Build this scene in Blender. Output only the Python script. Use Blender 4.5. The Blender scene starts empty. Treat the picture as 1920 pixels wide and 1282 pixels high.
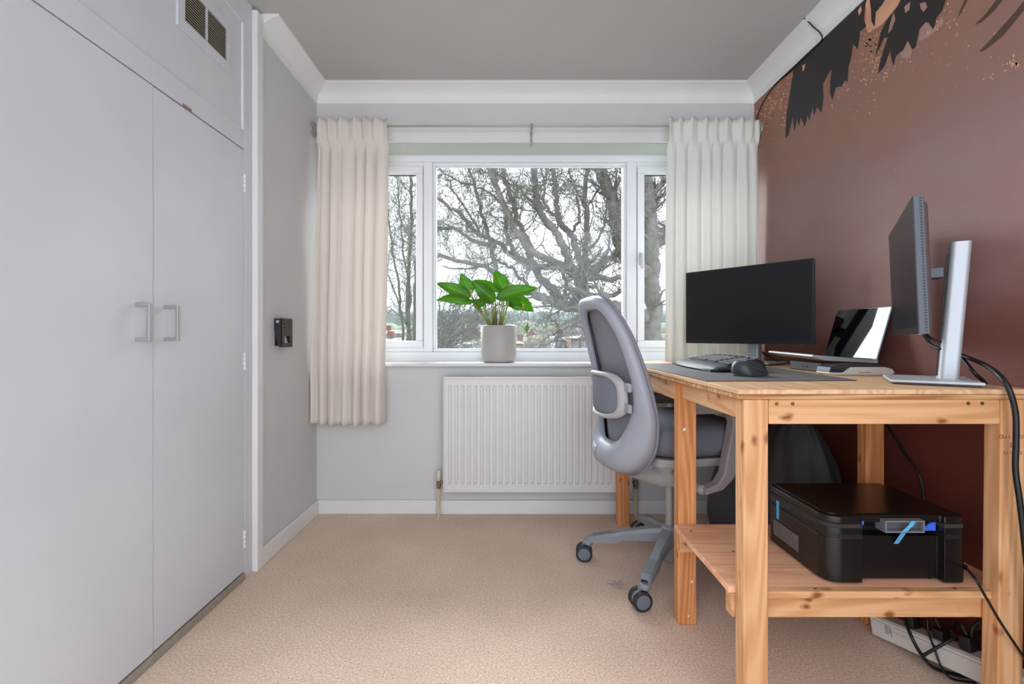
import bpy, bmesh, math, random
from mathutils import Vector, Matrix, Quaternion, noise
PI = math.pi
sc = bpy.context.scene
COL = sc.collection

# ------------------------------------------------------------------ camera, world, sun, exposure
F = 900.0; CX = 953.0; CY = 630.0; EYE = 1.0
cam_d = bpy.data.cameras.new('camera'); cam = bpy.data.objects.new('camera', cam_d); COL.objects.link(cam)
cam.location = (0, 0, EYE); cam.rotation_euler = (PI/2, 0, 0)
cam_d.sensor_width = 36; cam_d.lens = F/1920*36
cam_d.shift_x = (960-CX)/1920; cam_d.shift_y = -(641-CY)/1920
cam_d.clip_start = 0.02; cam_d.clip_end = 1000
sc.camera = cam
sc.view_settings.view_transform = 'Standard'; sc.view_settings.look = 'None'
sc.view_settings.gamma = 1; sc.view_settings.use_curve_mapping = False
sc.view_settings.exposure = 1.2
w = bpy.data.worlds.new('world'); sc.world = w; w.use_nodes = True
bg = w.node_tree.nodes['Background']; bg.inputs[0].default_value = (0.86, 0.94, 1.04, 1); bg.inputs[1].default_value = 1.35
sd = bpy.data.lights.new('overcast_sun', 'SUN'); sd.energy = 9.0; sd.angle = math.radians(70); sd.color = (0.95, 0.97, 1)
so = bpy.data.objects.new('overcast_sun', sd); COL.objects.link(so)
so.rotation_euler = Vector((0.10, -1.0, -0.75)).to_track_quat('-Z', 'Y').to_euler()

# ------------------------------------------------------------------ helpers
def P(px, py, Y):
    k = Y/F
    return Vector(((px-CX)*k, Y, EYE-(py-CY)*k))
def lin(c):
    return tuple(((v/255)/12.92 if v/255 <= 0.04045 else ((v/255+0.055)/1.055)**2.4) for v in c)
MATS = {}
def N(nt, t, **kw):
    n = nt.nodes.new(t)
    for k, v in kw.items(): setattr(n, k, v)
    return n
def mat(name, rgb, rough=0.5, metal=0.0, var=0.0, vscale=8.0, bump=0.0, bscale=200.0, spec=0.5, emit=None, sheen=0):
    if name in MATS: return MATS[name]
    m = bpy.data.materials.new(name); m.use_nodes = True; nt = m.node_tree
    b = nt.nodes['Principled BSDF']
    c = lin(rgb)
    b.inputs['Base Color'].default_value = (*c, 1); b.inputs['Roughness'].default_value = rough
    b.inputs['Metallic'].default_value = metal; b.inputs['Specular IOR Level'].default_value = spec
    tc = N(nt, 'ShaderNodeTexCoord')
    n = N(nt, 'ShaderNodeTexNoise'); n.inputs['Scale'].default_value = vscale; n.inputs['Detail'].default_value = 4
    nt.links.new(tc.outputs['Object'], n.inputs['Vector'])
    r = N(nt, 'ShaderNodeValToRGB')
    v = max(var, 0.01)
    r.color_ramp.elements[0].position = 0.3; r.color_ramp.elements[1].position = 0.7
    r.color_ramp.elements[0].color = (*[x*(1-v) for x in c], 1); r.color_ramp.elements[1].color = (*[min(1, x*(1+v)) for x in c], 1)
    nt.links.new(n.outputs['Fac'], r.inputs['Fac']); nt.links.new(r.outputs['Color'], b.inputs['Base Color'])
    if bump > 0:
        n2 = N(nt, 'ShaderNodeTexNoise'); n2.inputs['Scale'].default_value = bscale; n2.inputs['Detail'].default_value = 3
        nt.links.new(tc.outputs['Object'], n2.inputs['Vector'])
        bp = N(nt, 'ShaderNodeBump'); bp.inputs['Strength'].default_value = bump; bp.inputs['Distance'].default_value = 0.002
        nt.links.new(n2.outputs['Fac'], bp.inputs['Height']); nt.links.new(bp.outputs['Normal'], b.inputs['Normal'])
    MATS[name] = m
    return m
def wood(name, axis, c1=(222, 172, 126), c2=(202, 146, 98), knots=True, across=26):
    if name in MATS: return MATS[name]
    m = bpy.data.materials.new(name); m.use_nodes = True; nt = m.node_tree; L = nt.links.new
    b = nt.nodes['Principled BSDF']; b.inputs['Roughness'].default_value = 0.6; b.inputs['Specular IOR Level'].default_value = 0.25
    tc = N(nt, 'ShaderNodeTexCoord'); oi = N(nt, 'ShaderNodeObjectInfo')
    ad = N(nt, 'ShaderNodeVectorMath', operation='ADD'); sc_ = N(nt, 'ShaderNodeVectorMath', operation='SCALE')
    cmb = N(nt, 'ShaderNodeCombineXYZ')
    for i in range(3): L(oi.outputs['Random'], cmb.inputs[i])
    L(cmb.outputs[0], sc_.inputs[0]); sc_.inputs['Scale'].default_value = 7.3
    L(tc.outputs['Object'], ad.inputs[0]); L(sc_.outputs[0], ad.inputs[1])
    mp = N(nt, 'ShaderNodeMapping'); s = [across]*3; s[axis] = 1.3; mp.inputs['Scale'].default_value = s
    L(ad.outputs[0], mp.inputs['Vector'])
    n = N(nt, 'ShaderNodeTexNoise'); n.inputs['Scale'].default_value = 1.6; n.inputs['Detail'].default_value = 5; n.inputs['Distortion'].default_value = 0.6
    L(mp.outputs[0], n.inputs['Vector'])
    # growth rings: a sine of a warped low frequency field
    mp2 = N(nt, 'ShaderNodeMapping'); s = [11]*3; s[axis] = 0.9; mp2.inputs['Scale'].default_value = s
    L(ad.outputs[0], mp2.inputs['Vector'])
    n2 = N(nt, 'ShaderNodeTexNoise'); n2.inputs['Scale'].default_value = 0.8; n2.inputs['Detail'].default_value = 1
    L(mp2.outputs[0], n2.inputs['Vector'])
    mu = N(nt, 'ShaderNodeMath', operation='MULTIPLY'); mu.inputs[1].default_value = 75; L(n2.outputs['Fac'], mu.inputs[0])
    si = N(nt, 'ShaderNodeMath', operation='SINE'); L(mu.outputs[0], si.inputs[0])
    ma = N(nt, 'ShaderNodeMath', operation='MULTIPLY_ADD'); ma.inputs[1].default_value = 0.16; L(si.outputs[0], ma.inputs[0]); L(n.outputs['Fac'], ma.inputs[2])
    r = N(nt, 'ShaderNodeValToRGB'); r.color_ramp.elements[0].position = 0.3; r.color_ramp.elements[1].position = 0.68
    r.color_ramp.elements[0].color = (*lin(c2), 1); r.color_ramp.elements[1].color = (*lin(c1), 1)
    L(ma.outputs[0], r.inputs['Fac']); out = r.outputs['Color']
    if knots:
        mp3 = N(nt, 'ShaderNodeMapping'); s = [16]*3; s[axis] = 9; mp3.inputs['Scale'].default_value = s
        L(ad.outputs[0], mp3.inputs['Vector'])
        nd = N(nt, 'ShaderNodeTexNoise'); nd.inputs['Scale'].default_value = 2.0; L(mp3.outputs[0], nd.inputs['Vector'])
        va = N(nt, 'ShaderNodeVectorMath', operation='SCALE'); L(nd.outputs['Color'], va.inputs[0]); va.inputs['Scale'].default_value = 0.35
        vb = N(nt, 'ShaderNodeVectorMath', operation='ADD'); L(mp3.outputs[0], vb.inputs[0]); L(va.outputs[0], vb.inputs[1])
        vo = N(nt, 'ShaderNodeTexVoronoi'); vo.inputs['Scale'].default_value = 1.0; L(vb.outputs[0], vo.inputs['Vector'])
        kr = N(nt, 'ShaderNodeValToRGB'); kr.color_ramp.elements[0].position = 0.07; kr.color_ramp.elements[0].color = (1, 1, 1, 1)
        kr.color_ramp.elements[1].position = 0.20; kr.color_ramp.elements[1].color = (0, 0, 0, 1)
        L(vo.outputs['Distance'], kr.inputs['Fac'])
        mx = N(nt, 'ShaderNodeMix', data_type='RGBA'); L(kr.outputs['Color'], mx.inputs[0]); L(out, mx.inputs[6])
        mx.inputs[7].default_value = (*lin((140, 82, 44)), 1); out = mx.outputs[2]
    L(out, b.inputs['Base Color'])
    bp = N(nt, 'ShaderNodeBump'); bp.inputs['Strength'].default_value = 0.15; bp.inputs['Distance'].default_value = 0.001
    L(n.outputs['Fac'], bp.inputs['Height']); L(bp.outputs[0], b.inputs['Normal'])
    MATS[name] = m
    return m

class MB:
    def __init__(s): s.v = []; s.f = []; s.m = []; s.cur = 0
    def poly(s, pts):
        b = len(s.v); s.v += [Vector(p) for p in pts]; s.f.append(tuple(range(b, b+len(pts)))); s.m.append(s.cur); return s
    def box(s, x0, x1, y0, y1, z0, z1, M=None):
        b = len(s.v)
        for z in (z0, z1):
            for y in (y0, y1):
                for x in (x0, x1):
                    p = Vector((x, y, z)); s.v.append(M @ p if M else p)
        for f in ((0,2,3,1),(4,5,7,6),(0,1,5,4),(2,6,7,3),(0,4,6,2),(1,3,7,5)):
            s.f.append(tuple(b+i for i in f)); s.m.append(s.cur)
        return s
    def tube(s, pts, r, n=8, cap=True, closed=False):
        pts = [Vector(p) for p in pts]; k = len(pts)
        rs = r if isinstance(r, (list, tuple)) else [r]*k
        b = len(s.v); up = None
        for i, p in enumerate(pts):
            if closed: t = pts[(i+1) % k]-pts[i-1]
            else: t = pts[min(i+1, k-1)]-pts[max(i-1, 0)]
            t.normalize()
            if up is None:
                up = Vector((0, 0, 1)) if abs(t.z) < 0.9 else Vector((1, 0, 0))
            a = up - t*up.dot(t)
            if a.length < 1e-5: a = t.orthogonal()
            a.normalize(); up = a; c = t.cross(a)
            for j in range(n):
                th = 2*PI*j/n; s.v.append(p + (a*math.cos(th)+c*math.sin(th))*rs[i])
        for i in range(k if closed else k-1):
            i2 = (i+1) % k
            for j in range(n):
                j2 = (j+1) % n
                s.f.append((b+i*n+j, b+i*n+j2, b+i2*n+j2, b+i2*n+j)); s.m.append(s.cur)
        if cap and not closed:
            s.f.append(tuple(b+j for j in range(n))[::-1]); s.m.append(s.cur)
            s.f.append(tuple(b+(k-1)*n+j for j in range(n))); s.m.append(s.cur)
        return s
    def cyl(s, p0, p1, r, n=24, r1=None):
        return s.tube([p0, p1], [r, r if r1 is None else r1], n)
    def lathe(s, prof, c=(0, 0, 0), n=32, axis='z', cap=True):
        b = len(s.v); c = Vector(c)
        for (r, h) in prof:
            for j in range(n):
                th = 2*PI*j/n; a, d = r*math.cos(th), r*math.sin(th)
                q = {'z': (a, d, h), 'x': (h, a, d), 'y': (d, h, a)}[axis]
                s.v.append(c+Vector(q))
        for i in range(len(prof)-1):
            for j in range(n):
                j2 = (j+1) % n
                s.f.append((b+i*n+j, b+i*n+j2, b+(i+1)*n+j2, b+(i+1)*n+j)); s.m.append(s.cur)
        if cap:
            s.f.append(tuple(b+j for j in range(n))[::-1]); s.m.append(s.cur)
            e = b+(len(prof)-1)*n; s.f.append(tuple(e+j for j in range(n))); s.m.append(s.cur)
        return s
    def prism(s, pts2, fn0, fn1):
        # pts2 mapped by fn0 and fn1 to the two end faces
        n = len(pts2); b = len(s.v)
        s.v += [Vector(fn0(*p)) for p in pts2]+[Vector(fn1(*p)) for p in pts2]
        s.f.append(tuple(b+i for i in range(n))[::-1]); s.m.append(s.cur)
        s.f.append(tuple(b+n+i for i in range(n))); s.m.append(s.cur)
        for i in range(n):
            j = (i+1) % n; s.f.append((b+i, b+j, b+n+j, b+n+i)); s.m.append(s.cur)
        return s
    def grid(s, fn, nu, nv, closeu=False):
        b = len(s.v)
        for i in range(nu):
            for j in range(nv): s.v.append(Vector(fn(i, j)))
        for i in range(nu if closeu else nu-1):
            i2 = (i+1) % nu
            for j in range(nv-1):
                s.f.append((b+i*nv+j, b+i2*nv+j, b+i2*nv+j+1, b+i*nv+j+1)); s.m.append(s.cur)
        return s
    def build(s, name, m, parent=None, bevel=0, seg=2, smooth=False, subsurf=0, solid=0, local=False, off=0):
        me = bpy.data.meshes.new(name)
        o0 = Vector((0, 0, 0))
        if parent is not None and not local:
            q = parent
            while q is not None: o0 = o0+q.location; q = q.parent
        me.from_pydata([tuple(v-o0) for v in s.v], [], s.f)
        ms = m if isinstance(m, (list, tuple)) else [m]
        for x in ms: me.materials.append(x)
        for p, i in zip(me.polygons, s.m): p.material_index = min(i, len(ms)-1)
        bm = bmesh.new(); bm.from_mesh(me); bmesh.ops.recalc_face_normals(bm, faces=bm.faces); bm.to_mesh(me); bm.free()
        if smooth:
            for p in me.polygons: p.use_smooth = True
        o = bpy.data.objects.new(name, me); COL.objects.link(o)
        if parent is not None: o.parent = parent
        if solid: q = o.modifiers.new('s', 'SOLIDIFY'); q.thickness = solid; q.offset = off
        if bevel:
            q = o.modifiers.new('b', 'BEVEL'); q.width = bevel; q.segments = seg; q.limit_method = 'ANGLE'; q.angle_limit = math.radians(40)
            if not smooth:
                for p in me.polygons: p.use_smooth = True
                w_ = o.modifiers.new('w', 'WEIGHTED_NORMAL'); w_.keep_sharp = False
        if subsurf: q = o.modifiers.new('u', 'SUBSURF'); q.levels = subsurf; q.render_levels = subsurf
        return o
def thing(name, label, cat, loc=(0, 0, 0), rz=0, group=None, kind=None):
    o = bpy.data.objects.new(name, None); COL.objects.link(o); o.empty_display_size = 0.1
    o.location = loc; o.rotation_euler = (0, 0, rz)
    return tag(o, label, cat, group, kind)
def tag(o, label=None, cat=None, group=None, kind=None):
    if label: o['label'] = label
    if cat: o['category'] = cat
    if group: o['group'] = group
    if kind: o['kind'] = kind
    return o
def struct(o, label, cat): return tag(o, label, cat, kind='structure')
def smoothpath(pts, n=8):
    pts = [Vector(p) for p in pts]; out = []
    for i in range(len(pts)-1):
        p0 = pts[max(i-1, 0)]; p1 = pts[i]; p2 = pts[i+1]; p3 = pts[min(i+2, len(pts)-1)]
        for j in range(n):
            t = j/n
            out.append(0.5*((2*p1)+(p2-p0)*t+(2*p0-5*p1+4*p2-p3)*t*t+(3*p1-p0-3*p2+p3)*t**3))
    out.append(pts[-1]); return out
def rrect(w, h, r, n=6, cx=0, cy=0):
    out = []
    for (sx, sy, a0) in ((1, 1, 0), (-1, 1, PI/2), (-1, -1, PI), (1, -1, 3*PI/2)):
        for i in range(n+1):
            a = a0+PI/2*i/n; out.append((cx+sx*(w/2-r)+r*math.cos(a), cy+sy*(h/2-r)+r*math.sin(a)))
    return out
def interp(tab, z):
    if z <= tab[0][0]: return tab[0][1]
    for (a, b), (c, d) in zip(tab, tab[1:]):
        if z <= c: t = (z-a)/(c-a); return b+(d-b)*t
    return tab[-1][1]

# ------------------------------------------------------------------ materials
M_wall = mat('painted_wall_grey', (212, 211, 210), 0.85, var=0.025, vscale=3, bump=0.12, bscale=90)
M_reveal = mat('painted_reveal', (205, 212, 205), 0.8)
M_ceil = mat('ceiling_paint', (194, 191, 186), 0.9, var=0.02, vscale=2)
M_cove = mat('cove_paint', (238, 238, 235), 0.6, var=0.01)
M_trim = mat('gloss_trim_paint', (232, 231, 230), 0.4, var=0.015, vscale=5)
M_door = mat('wardrobe_paint', (212, 214, 220), 0.40, var=0.05, vscale=2.0, bump=0.10, bscale=60)
M_upvc = mat('white_upvc', (242, 244, 248), 0.3)
M_dark = mat('dark_gap', (50, 46, 42), 0.9)
M_thr = mat('threshold_paint', (158, 150, 136), 0.7, var=0.12, vscale=30)
M_steel = mat('brushed_steel', (178, 174, 170), 0.4, 0.6)
M_rad = mat('radiator_enamel', (226, 222, 220), 0.35)
M_black = mat('black_plastic', (26, 25, 26), 0.38, var=0.05)
M_blackg = mat('black_satin', (20, 18, 18), 0.28)
M_screen = mat('matte_screen', (30, 29, 33), 0.32, spec=0.35)
M_gloss = mat('glossy_screen', (8, 8, 10), 0.03, spec=0.42)
M_gun = mat('gunmetal_plastic', (84, 88, 98), 0.45)
M_silver = mat('silver_aluminium', (192, 195, 200), 0.5, 0.45)
M_cable = mat('cable_rubber', (18, 18, 20), 0.45)
M_chair = mat('chair_light_grey', (160, 163, 173), 0.42)
M_chair2 = mat('chair_warm_grey', (176, 172, 172), 0.42)
M_chairdk = mat('chair_base_grey', (138, 142, 148), 0.4)
M_mesh = mat('chair_mesh_fabric', (134, 133, 142), 0.9, var=0.12, vscale=320, bump=0.6, bscale=700)
M_seat = mat('seat_fabric', (112, 114, 126), 0.95, var=0.08, vscale=300, bump=0.5, bscale=900)
M_mat = mat('desk_mat', (98, 94, 93), 0.75, var=0.03, vscale=60)
M_pot = mat('pot_glaze', (182, 178, 173), 0.45, var=0.03)
M_soil = mat('potting_soil', (50, 42, 38), 0.95, var=0.4, vscale=120, bump=1, bscale=150)
M_bean = mat('charcoal_fabric', (78, 74, 76), 0.9, var=0.12, vscale=8, bump=0.3, bscale=300)
M_blue = mat('blue_tape', (92, 180, 226), 0.5)
M_blue2 = mat('blue_plastic', (62, 100, 225), 0.5)
M_white = mat('white_plastic', (216, 212, 205), 0.4)
M_print = mat('label_print', (150, 150, 150), 0.7)
M_ink = mat('dark_ink', (84, 70, 62), 0.9)
W_x = wood('pine_x', 0); W_y = wood('pine_y', 1); W_z = wood('pine_z', 2)
W_ox = wood('pine_orange_z', 2, (226, 160, 106), (200, 128, 76))
W_ply = wood('plywood_top', 1, (226, 186, 146), (206, 162, 120), knots=False)
W_edge = wood('plywood_edge', 0, (216, 168, 118), (160, 108, 66), knots=False, across=120)
W_shelf = wood('plywood_shelf', 0, (242, 188, 152), (224, 164, 128), knots=False, across=16)

# carpet
def carpet():
    m = bpy.data.materials.new('beige_carpet'); m.use_nodes = True; nt = m.node_tree; L = nt.links.new
    b = nt.nodes['Principled BSDF']; b.inputs['Roughness'].default_value = 1; b.inputs['Specular IOR Level'].default_value = 0.1
    tc = N(nt, 'ShaderNodeTexCoord')
    n = N(nt, 'ShaderNodeTexNoise'); n.inputs['Scale'].default_value = 150; n.inputs['Detail'].default_value = 6; n.inputs['Roughness'].default_value = 0.85; L(tc.outputs['Object'], n.inputs['Vector'])
    r = N(nt, 'ShaderNodeValToRGB'); r.color_ramp.elements[0].position = 0.38; r.color_ramp.elements[1].position = 0.60
    r.color_ramp.elements[0].color = (*lin((200, 166, 144)), 1); r.color_ramp.elements[1].color = (*lin((254, 232, 212)), 1)
    L(n.outputs['Fac'], r.inputs['Fac'])
    n2 = N(nt, 'ShaderNodeTexNoise'); n2.inputs['Scale'].default_value = 2.5; n2.inputs['Detail'].default_value = 3; L(tc.outputs['Object'], n2.inputs['Vector'])
    r2 = N(nt, 'ShaderNodeValToRGB'); r2.color_ramp.elements[0].position = 0.3; r2.color_ramp.elements[1].position = 0.7
    r2.color_ramp.elements[0].color = (0.86, 0.85, 0.84, 1); r2.color_ramp.elements[1].color = (1, 1, 1, 1); L(n2.outputs['Fac'], r2.inputs['Fac'])
    mx = N(nt, 'ShaderNodeMix', data_type='RGBA', blend_type='MULTIPLY'); mx.inputs[0].default_value = 1
    L(r.outputs['Color'], mx.inputs[6]); L(r2.outputs['Color'], mx.inputs[7])
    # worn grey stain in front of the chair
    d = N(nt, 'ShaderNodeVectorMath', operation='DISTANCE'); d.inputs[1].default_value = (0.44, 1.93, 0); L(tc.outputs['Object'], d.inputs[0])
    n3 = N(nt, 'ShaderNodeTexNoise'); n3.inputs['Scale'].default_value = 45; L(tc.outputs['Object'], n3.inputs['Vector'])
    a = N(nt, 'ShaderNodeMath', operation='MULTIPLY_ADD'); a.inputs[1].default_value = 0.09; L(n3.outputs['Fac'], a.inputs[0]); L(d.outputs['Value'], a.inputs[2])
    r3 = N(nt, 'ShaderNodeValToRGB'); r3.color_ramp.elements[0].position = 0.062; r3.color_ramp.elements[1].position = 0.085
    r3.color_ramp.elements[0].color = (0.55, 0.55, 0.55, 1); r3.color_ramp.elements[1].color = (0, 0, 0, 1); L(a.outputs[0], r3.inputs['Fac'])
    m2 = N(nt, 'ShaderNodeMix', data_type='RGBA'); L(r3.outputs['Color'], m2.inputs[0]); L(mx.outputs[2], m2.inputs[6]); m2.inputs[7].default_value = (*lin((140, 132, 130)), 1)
    L(m2.outputs[2], b.inputs['Base Color'])
    bp = N(nt, 'ShaderNodeBump'); bp.inputs['Strength'].default_value = 0.3; bp.inputs['Distance'].default_value = 0.002
    L(n.outputs['Fac'], bp.inputs['Height']); L(bp.outputs[0], b.inputs['Normal'])
    return m
M_carpet = carpet()

# mural print: warm hazy brown tones, redder towards the floor
def mural():
    m = bpy.data.materials.new('mural_print'); m.use_nodes = True; nt = m.node_tree; L = nt.links.new
    b = nt.nodes['Principled BSDF']; b.inputs['Roughness'].default_value = 0.55; b.inputs['Specular IOR Level'].default_value = 0.25
    tc = N(nt, 'ShaderNodeTexCoord'); sp = N(nt, 'ShaderNodeSeparateXYZ'); L(tc.outputs['Object'], sp.inputs[0])
    n = N(nt, 'ShaderNodeTexNoise'); n.inputs['Scale'].default_value = 1.5; n.inputs['Detail'].default_value = 4
    mp = N(nt, 'ShaderNodeMapping'); mp.inputs['Rotation'].default_value = (math.radians(-35), 0, 0); mp.inputs['Scale'].default_value = (1, 0.7, 2.6)
    L(tc.outputs['Object'], mp.inputs['Vector']); L(mp.outputs[0], n.inputs['Vector'])
    a = N(nt, 'ShaderNodeMath', operation='MULTIPLY_ADD'); a.inputs[1].default_value = 0.75; L(n.outputs['Fac'], a.inputs[0]); L(sp.outputs['Z'], a.inputs[2])
    d = N(nt, 'ShaderNodeMath', operation='DIVIDE'); d.inputs[1].default_value = 3.0; L(a.outputs[0], d.inputs[0])
    r = N(nt, 'ShaderNodeValToRGB'); cr = r.color_ramp
    stops = [(0.10, (84, 36, 26)), (0.25, (96, 44, 34)), (0.36, (112, 56, 46)), (0.44, (132, 86, 76)), (0.52, (156, 118, 112)), (0.62, (156, 126, 122)), (0.72, (154, 122, 114)), (0.84, (162, 118, 100)), (0.95, (172, 120, 94))]
    cr.elements[0].position = stops[0][0]; cr.elements[0].color = (*lin(stops[0][1]), 1)
    cr.elements[1].position = stops[-1][0]; cr.elements[1].color = (*lin(stops[-1][1]), 1)
    for p_, c_ in stops[1:-1]:
        e = cr.elements.new(p_); e.color = (*lin(c_), 1)
    L(d.outputs[0], r.inputs['Fac'])
    # reddish blotches
    n2 = N(nt, 'ShaderNodeTexNoise'); n2.inputs['Scale'].default_value = 5; n2.inputs['Detail'].default_value = 6; L(tc.outputs['Object'], n2.inputs['Vector'])
    r2 = N(nt, 'ShaderNodeValToRGB'); r2.color_ramp.elements[0].position = 0.5; r2.color_ramp.elements[1].position = 0.75
    r2.color_ramp.elements[0].color = (0, 0, 0, 1); r2.color_ramp.elements[1].color = (0.5, 0.5, 0.5, 1); L(n2.outputs['Fac'], r2.inputs['Fac'])
    mx = N(nt, 'ShaderNodeMix', data_type='RGBA', blend_type='MULTIPLY'); L(r2.outputs['Color'], mx.inputs[0]); L(r.outputs['Color'], mx.inputs[6]); mx.inputs[7].default_value = (1.0, 0.78, 0.68, 1)
    L(mx.outputs[2], b.inputs['Base Color'])
    mp4 = N(nt, 'ShaderNodeMapping'); mp4.inputs['Scale'].default_value = (1, 0.35, 1.2); L(tc.outputs['Object'], mp4.inputs['Vector'])
    n4 = N(nt, 'ShaderNodeTexNoise'); n4.inputs['Scale'].default_value = 60; n4.inputs['Detail'].default_value = 2; L(mp4.outputs[0], n4.inputs['Vector'])
    bp = N(nt, 'ShaderNodeBump'); bp.inputs['Strength'].default_value = 0.25; bp.inputs['Distance'].default_value = 0.003
    L(n4.outputs['Fac'], bp.inputs['Height']); L(bp.outputs[0], b.inputs['Normal'])
    return m
M_mural = mural()
M_leaf_dark = mat('mural_leaf_print', (42, 38, 38), 0.5, var=0.15, vscale=6)
M_leaf_brown = mat('mural_twig_print', (92, 66, 56), 0.5, var=0.15, vscale=6)
M_leaf_peach = mat('mural_peach_print', (228, 170, 136), 0.5, var=0.2, vscale=10)
M_leaf_pink = mat('mural_pink_print', (178, 140, 130), 0.5, var=0.1, vscale=10)

# glass
def glass():
    m = bpy.data.materials.new('window_glass'); m.use_nodes = True; nt = m.node_tree; L = nt.links.new
    nt.nodes.remove(nt.nodes['Principled BSDF']); out = nt.nodes['Material Output']
    tr = N(nt, 'ShaderNodeBsdfTransparent'); tr.inputs[0].default_value = (0.97, 0.99, 0.985, 1)
    gl = N(nt, 'ShaderNodeBsdfGlossy'); gl.inputs['Roughness'].default_value = 0.0
    fr = N(nt, 'ShaderNodeFresnel'); fr.inputs['IOR'].default_value = 1.35
    mx = N(nt, 'ShaderNodeMixShader'); L(fr.outputs[0], mx.inputs[0]); L(tr.outputs[0], mx.inputs[1]); L(gl.outputs[0], mx.inputs[2])
    # bluish reflection haze painted into the middle of the big pane
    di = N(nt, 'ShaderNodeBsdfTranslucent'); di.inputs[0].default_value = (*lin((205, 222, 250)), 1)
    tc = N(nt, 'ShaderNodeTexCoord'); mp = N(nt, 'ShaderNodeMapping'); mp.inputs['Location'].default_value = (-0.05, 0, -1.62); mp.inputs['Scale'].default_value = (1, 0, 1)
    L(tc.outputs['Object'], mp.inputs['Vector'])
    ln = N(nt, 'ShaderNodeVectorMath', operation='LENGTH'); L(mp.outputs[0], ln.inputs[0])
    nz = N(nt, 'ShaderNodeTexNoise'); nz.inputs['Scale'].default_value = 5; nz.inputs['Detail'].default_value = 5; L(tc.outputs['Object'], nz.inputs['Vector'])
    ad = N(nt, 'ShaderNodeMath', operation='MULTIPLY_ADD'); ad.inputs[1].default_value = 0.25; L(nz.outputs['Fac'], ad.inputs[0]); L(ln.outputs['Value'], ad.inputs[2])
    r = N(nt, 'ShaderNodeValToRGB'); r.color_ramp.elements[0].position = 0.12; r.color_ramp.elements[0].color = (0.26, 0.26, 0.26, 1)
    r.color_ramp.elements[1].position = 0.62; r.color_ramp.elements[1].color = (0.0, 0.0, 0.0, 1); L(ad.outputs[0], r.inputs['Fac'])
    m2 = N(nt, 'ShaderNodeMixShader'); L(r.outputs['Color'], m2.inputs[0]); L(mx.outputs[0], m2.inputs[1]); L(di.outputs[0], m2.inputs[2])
    L(m2.outputs[0], out.inputs['Surface'])
    return m
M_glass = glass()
def cloth(name, rgb, trans=0.22):
    m = bpy.data.materials.new(name); m.use_nodes = True; nt = m.node_tree; L = nt.links.new
    b = nt.nodes['Principled BSDF']; out = nt.nodes['Material Output']
    b.inputs['Base Color'].default_value = (*lin(rgb), 1); b.inputs['Roughness'].default_value = 0.95; b.inputs['Specular IOR Level'].default_value = 0.1
    t = N(nt, 'ShaderNodeBsdfTranslucent'); t.inputs[0].default_value = (*lin(rgb), 1)
    mx = N(nt, 'ShaderNodeMixShader'); mx.inputs[0].default_value = trans; L(b.outputs[0], mx.inputs[1]); L(t.outputs[0], mx.inputs[2]); L(mx.outputs[0], out.inputs['Surface'])
    tc = N(nt, 'ShaderNodeTexCoord'); n = N(nt, 'ShaderNodeTexNoise'); n.inputs['Scale'].default_value = 45; n.inputs['Detail'].default_value = 6; L(tc.outputs['Object'], n.inputs['Vector'])
    bp = N(nt, 'ShaderNodeBump'); bp.inputs['Strength'].default_value = 0.35; bp.inputs['Distance'].default_value = 0.004; L(n.outputs['Fac'], bp.inputs['Height']); L(bp.outputs[0], b.inputs['Normal'])
    return m
M_curtL = cloth('cream_cotton', (244, 236, 228)); M_curtR = cloth('white_cotton', (250, 249, 243))

# ------------------------------------------------------------------ room shell
XL, XR, YB, H = -1.081, 1.389, 2.71, 2.40
YW = 3.02; YN = -0.6
struct(MB().box(-1.9, XR+0.2, YN, YW, -0.08, 0).build('floor', M_carpet), 'beige looped carpet covering the floor', 'floor')
struct(MB().box(-1.9, XR+0.2, YN, YW, H, H+0.1).build('ceiling', M_ceil), 'plain greige painted ceiling', 'ceiling')
b = MB(); b.box(XL-0.02, XR+0.02, YB, YW, 0, 0.83); b.box(XL-0.02, XR+0.02, YB, YW, 2.09, H)
b.cur = 1; b.box(XL, XR, YB+0.002, YW-0.12, 2.0885, 2.0895)
struct(b.build('wall_back', [M_wall, M_reveal]), 'pale grey wall under and over the window', 'wall')
struct(MB().box(XL-0.2, XL, 2.07, YW+0.02, 0, H).build('wall_left', M_wall), 'grey wall between the wardrobe and window', 'wall')
# right wall with its printed mural
b = MB(); b.box(XR, XR+0.2, YN, YW+0.02, 0, H)
def wallpoly(zpts, off, cur):
    b.cur = cur
    out = []
    for (x, y) in zpts:
        px = 1380+x/3.052; py = y/3.052; k = XR/(px-CX); zz = EYE-(py-CY)*k
        out.append((XR-off, F*k, min(zz, 2.399)))
    # shapes that run out of the top of the photo carry on up to the cornice
    fin = []; n_ = len(zpts)
    for i, p in enumerate(out):
        top = zpts[i][1] <= -30; nxt = zpts[(i+1) % n_][1] <= -30; prv = zpts[i-1][1] <= -30
        up = (p[0], p[1], 2.36)
        if top and nxt and not prv: fin += [p, up]
        elif top and prv and not nxt: fin += [up, p]
        else: fin.append(p)
    b.poly(fin)
wallpoly([(735, -40), (960, -40), (935, 20), (870, 100), (835, 140), (790, 170), (760, 190), (738, 150), (745, 60)], 0.0008, 3)
wallpoly([(985, 235), (1010, 280), (1000, 330), (960, 335), (930, 300), (955, 285)], 0.0008, 4)
wallpoly([(1085, 120), (1130, 165), (1180, 95), (1190, 130), (1130, 190), (1070, 230), (1045, 235), (1055, 160)], 0.0008, 4)
rnd = random.Random(4)
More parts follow.
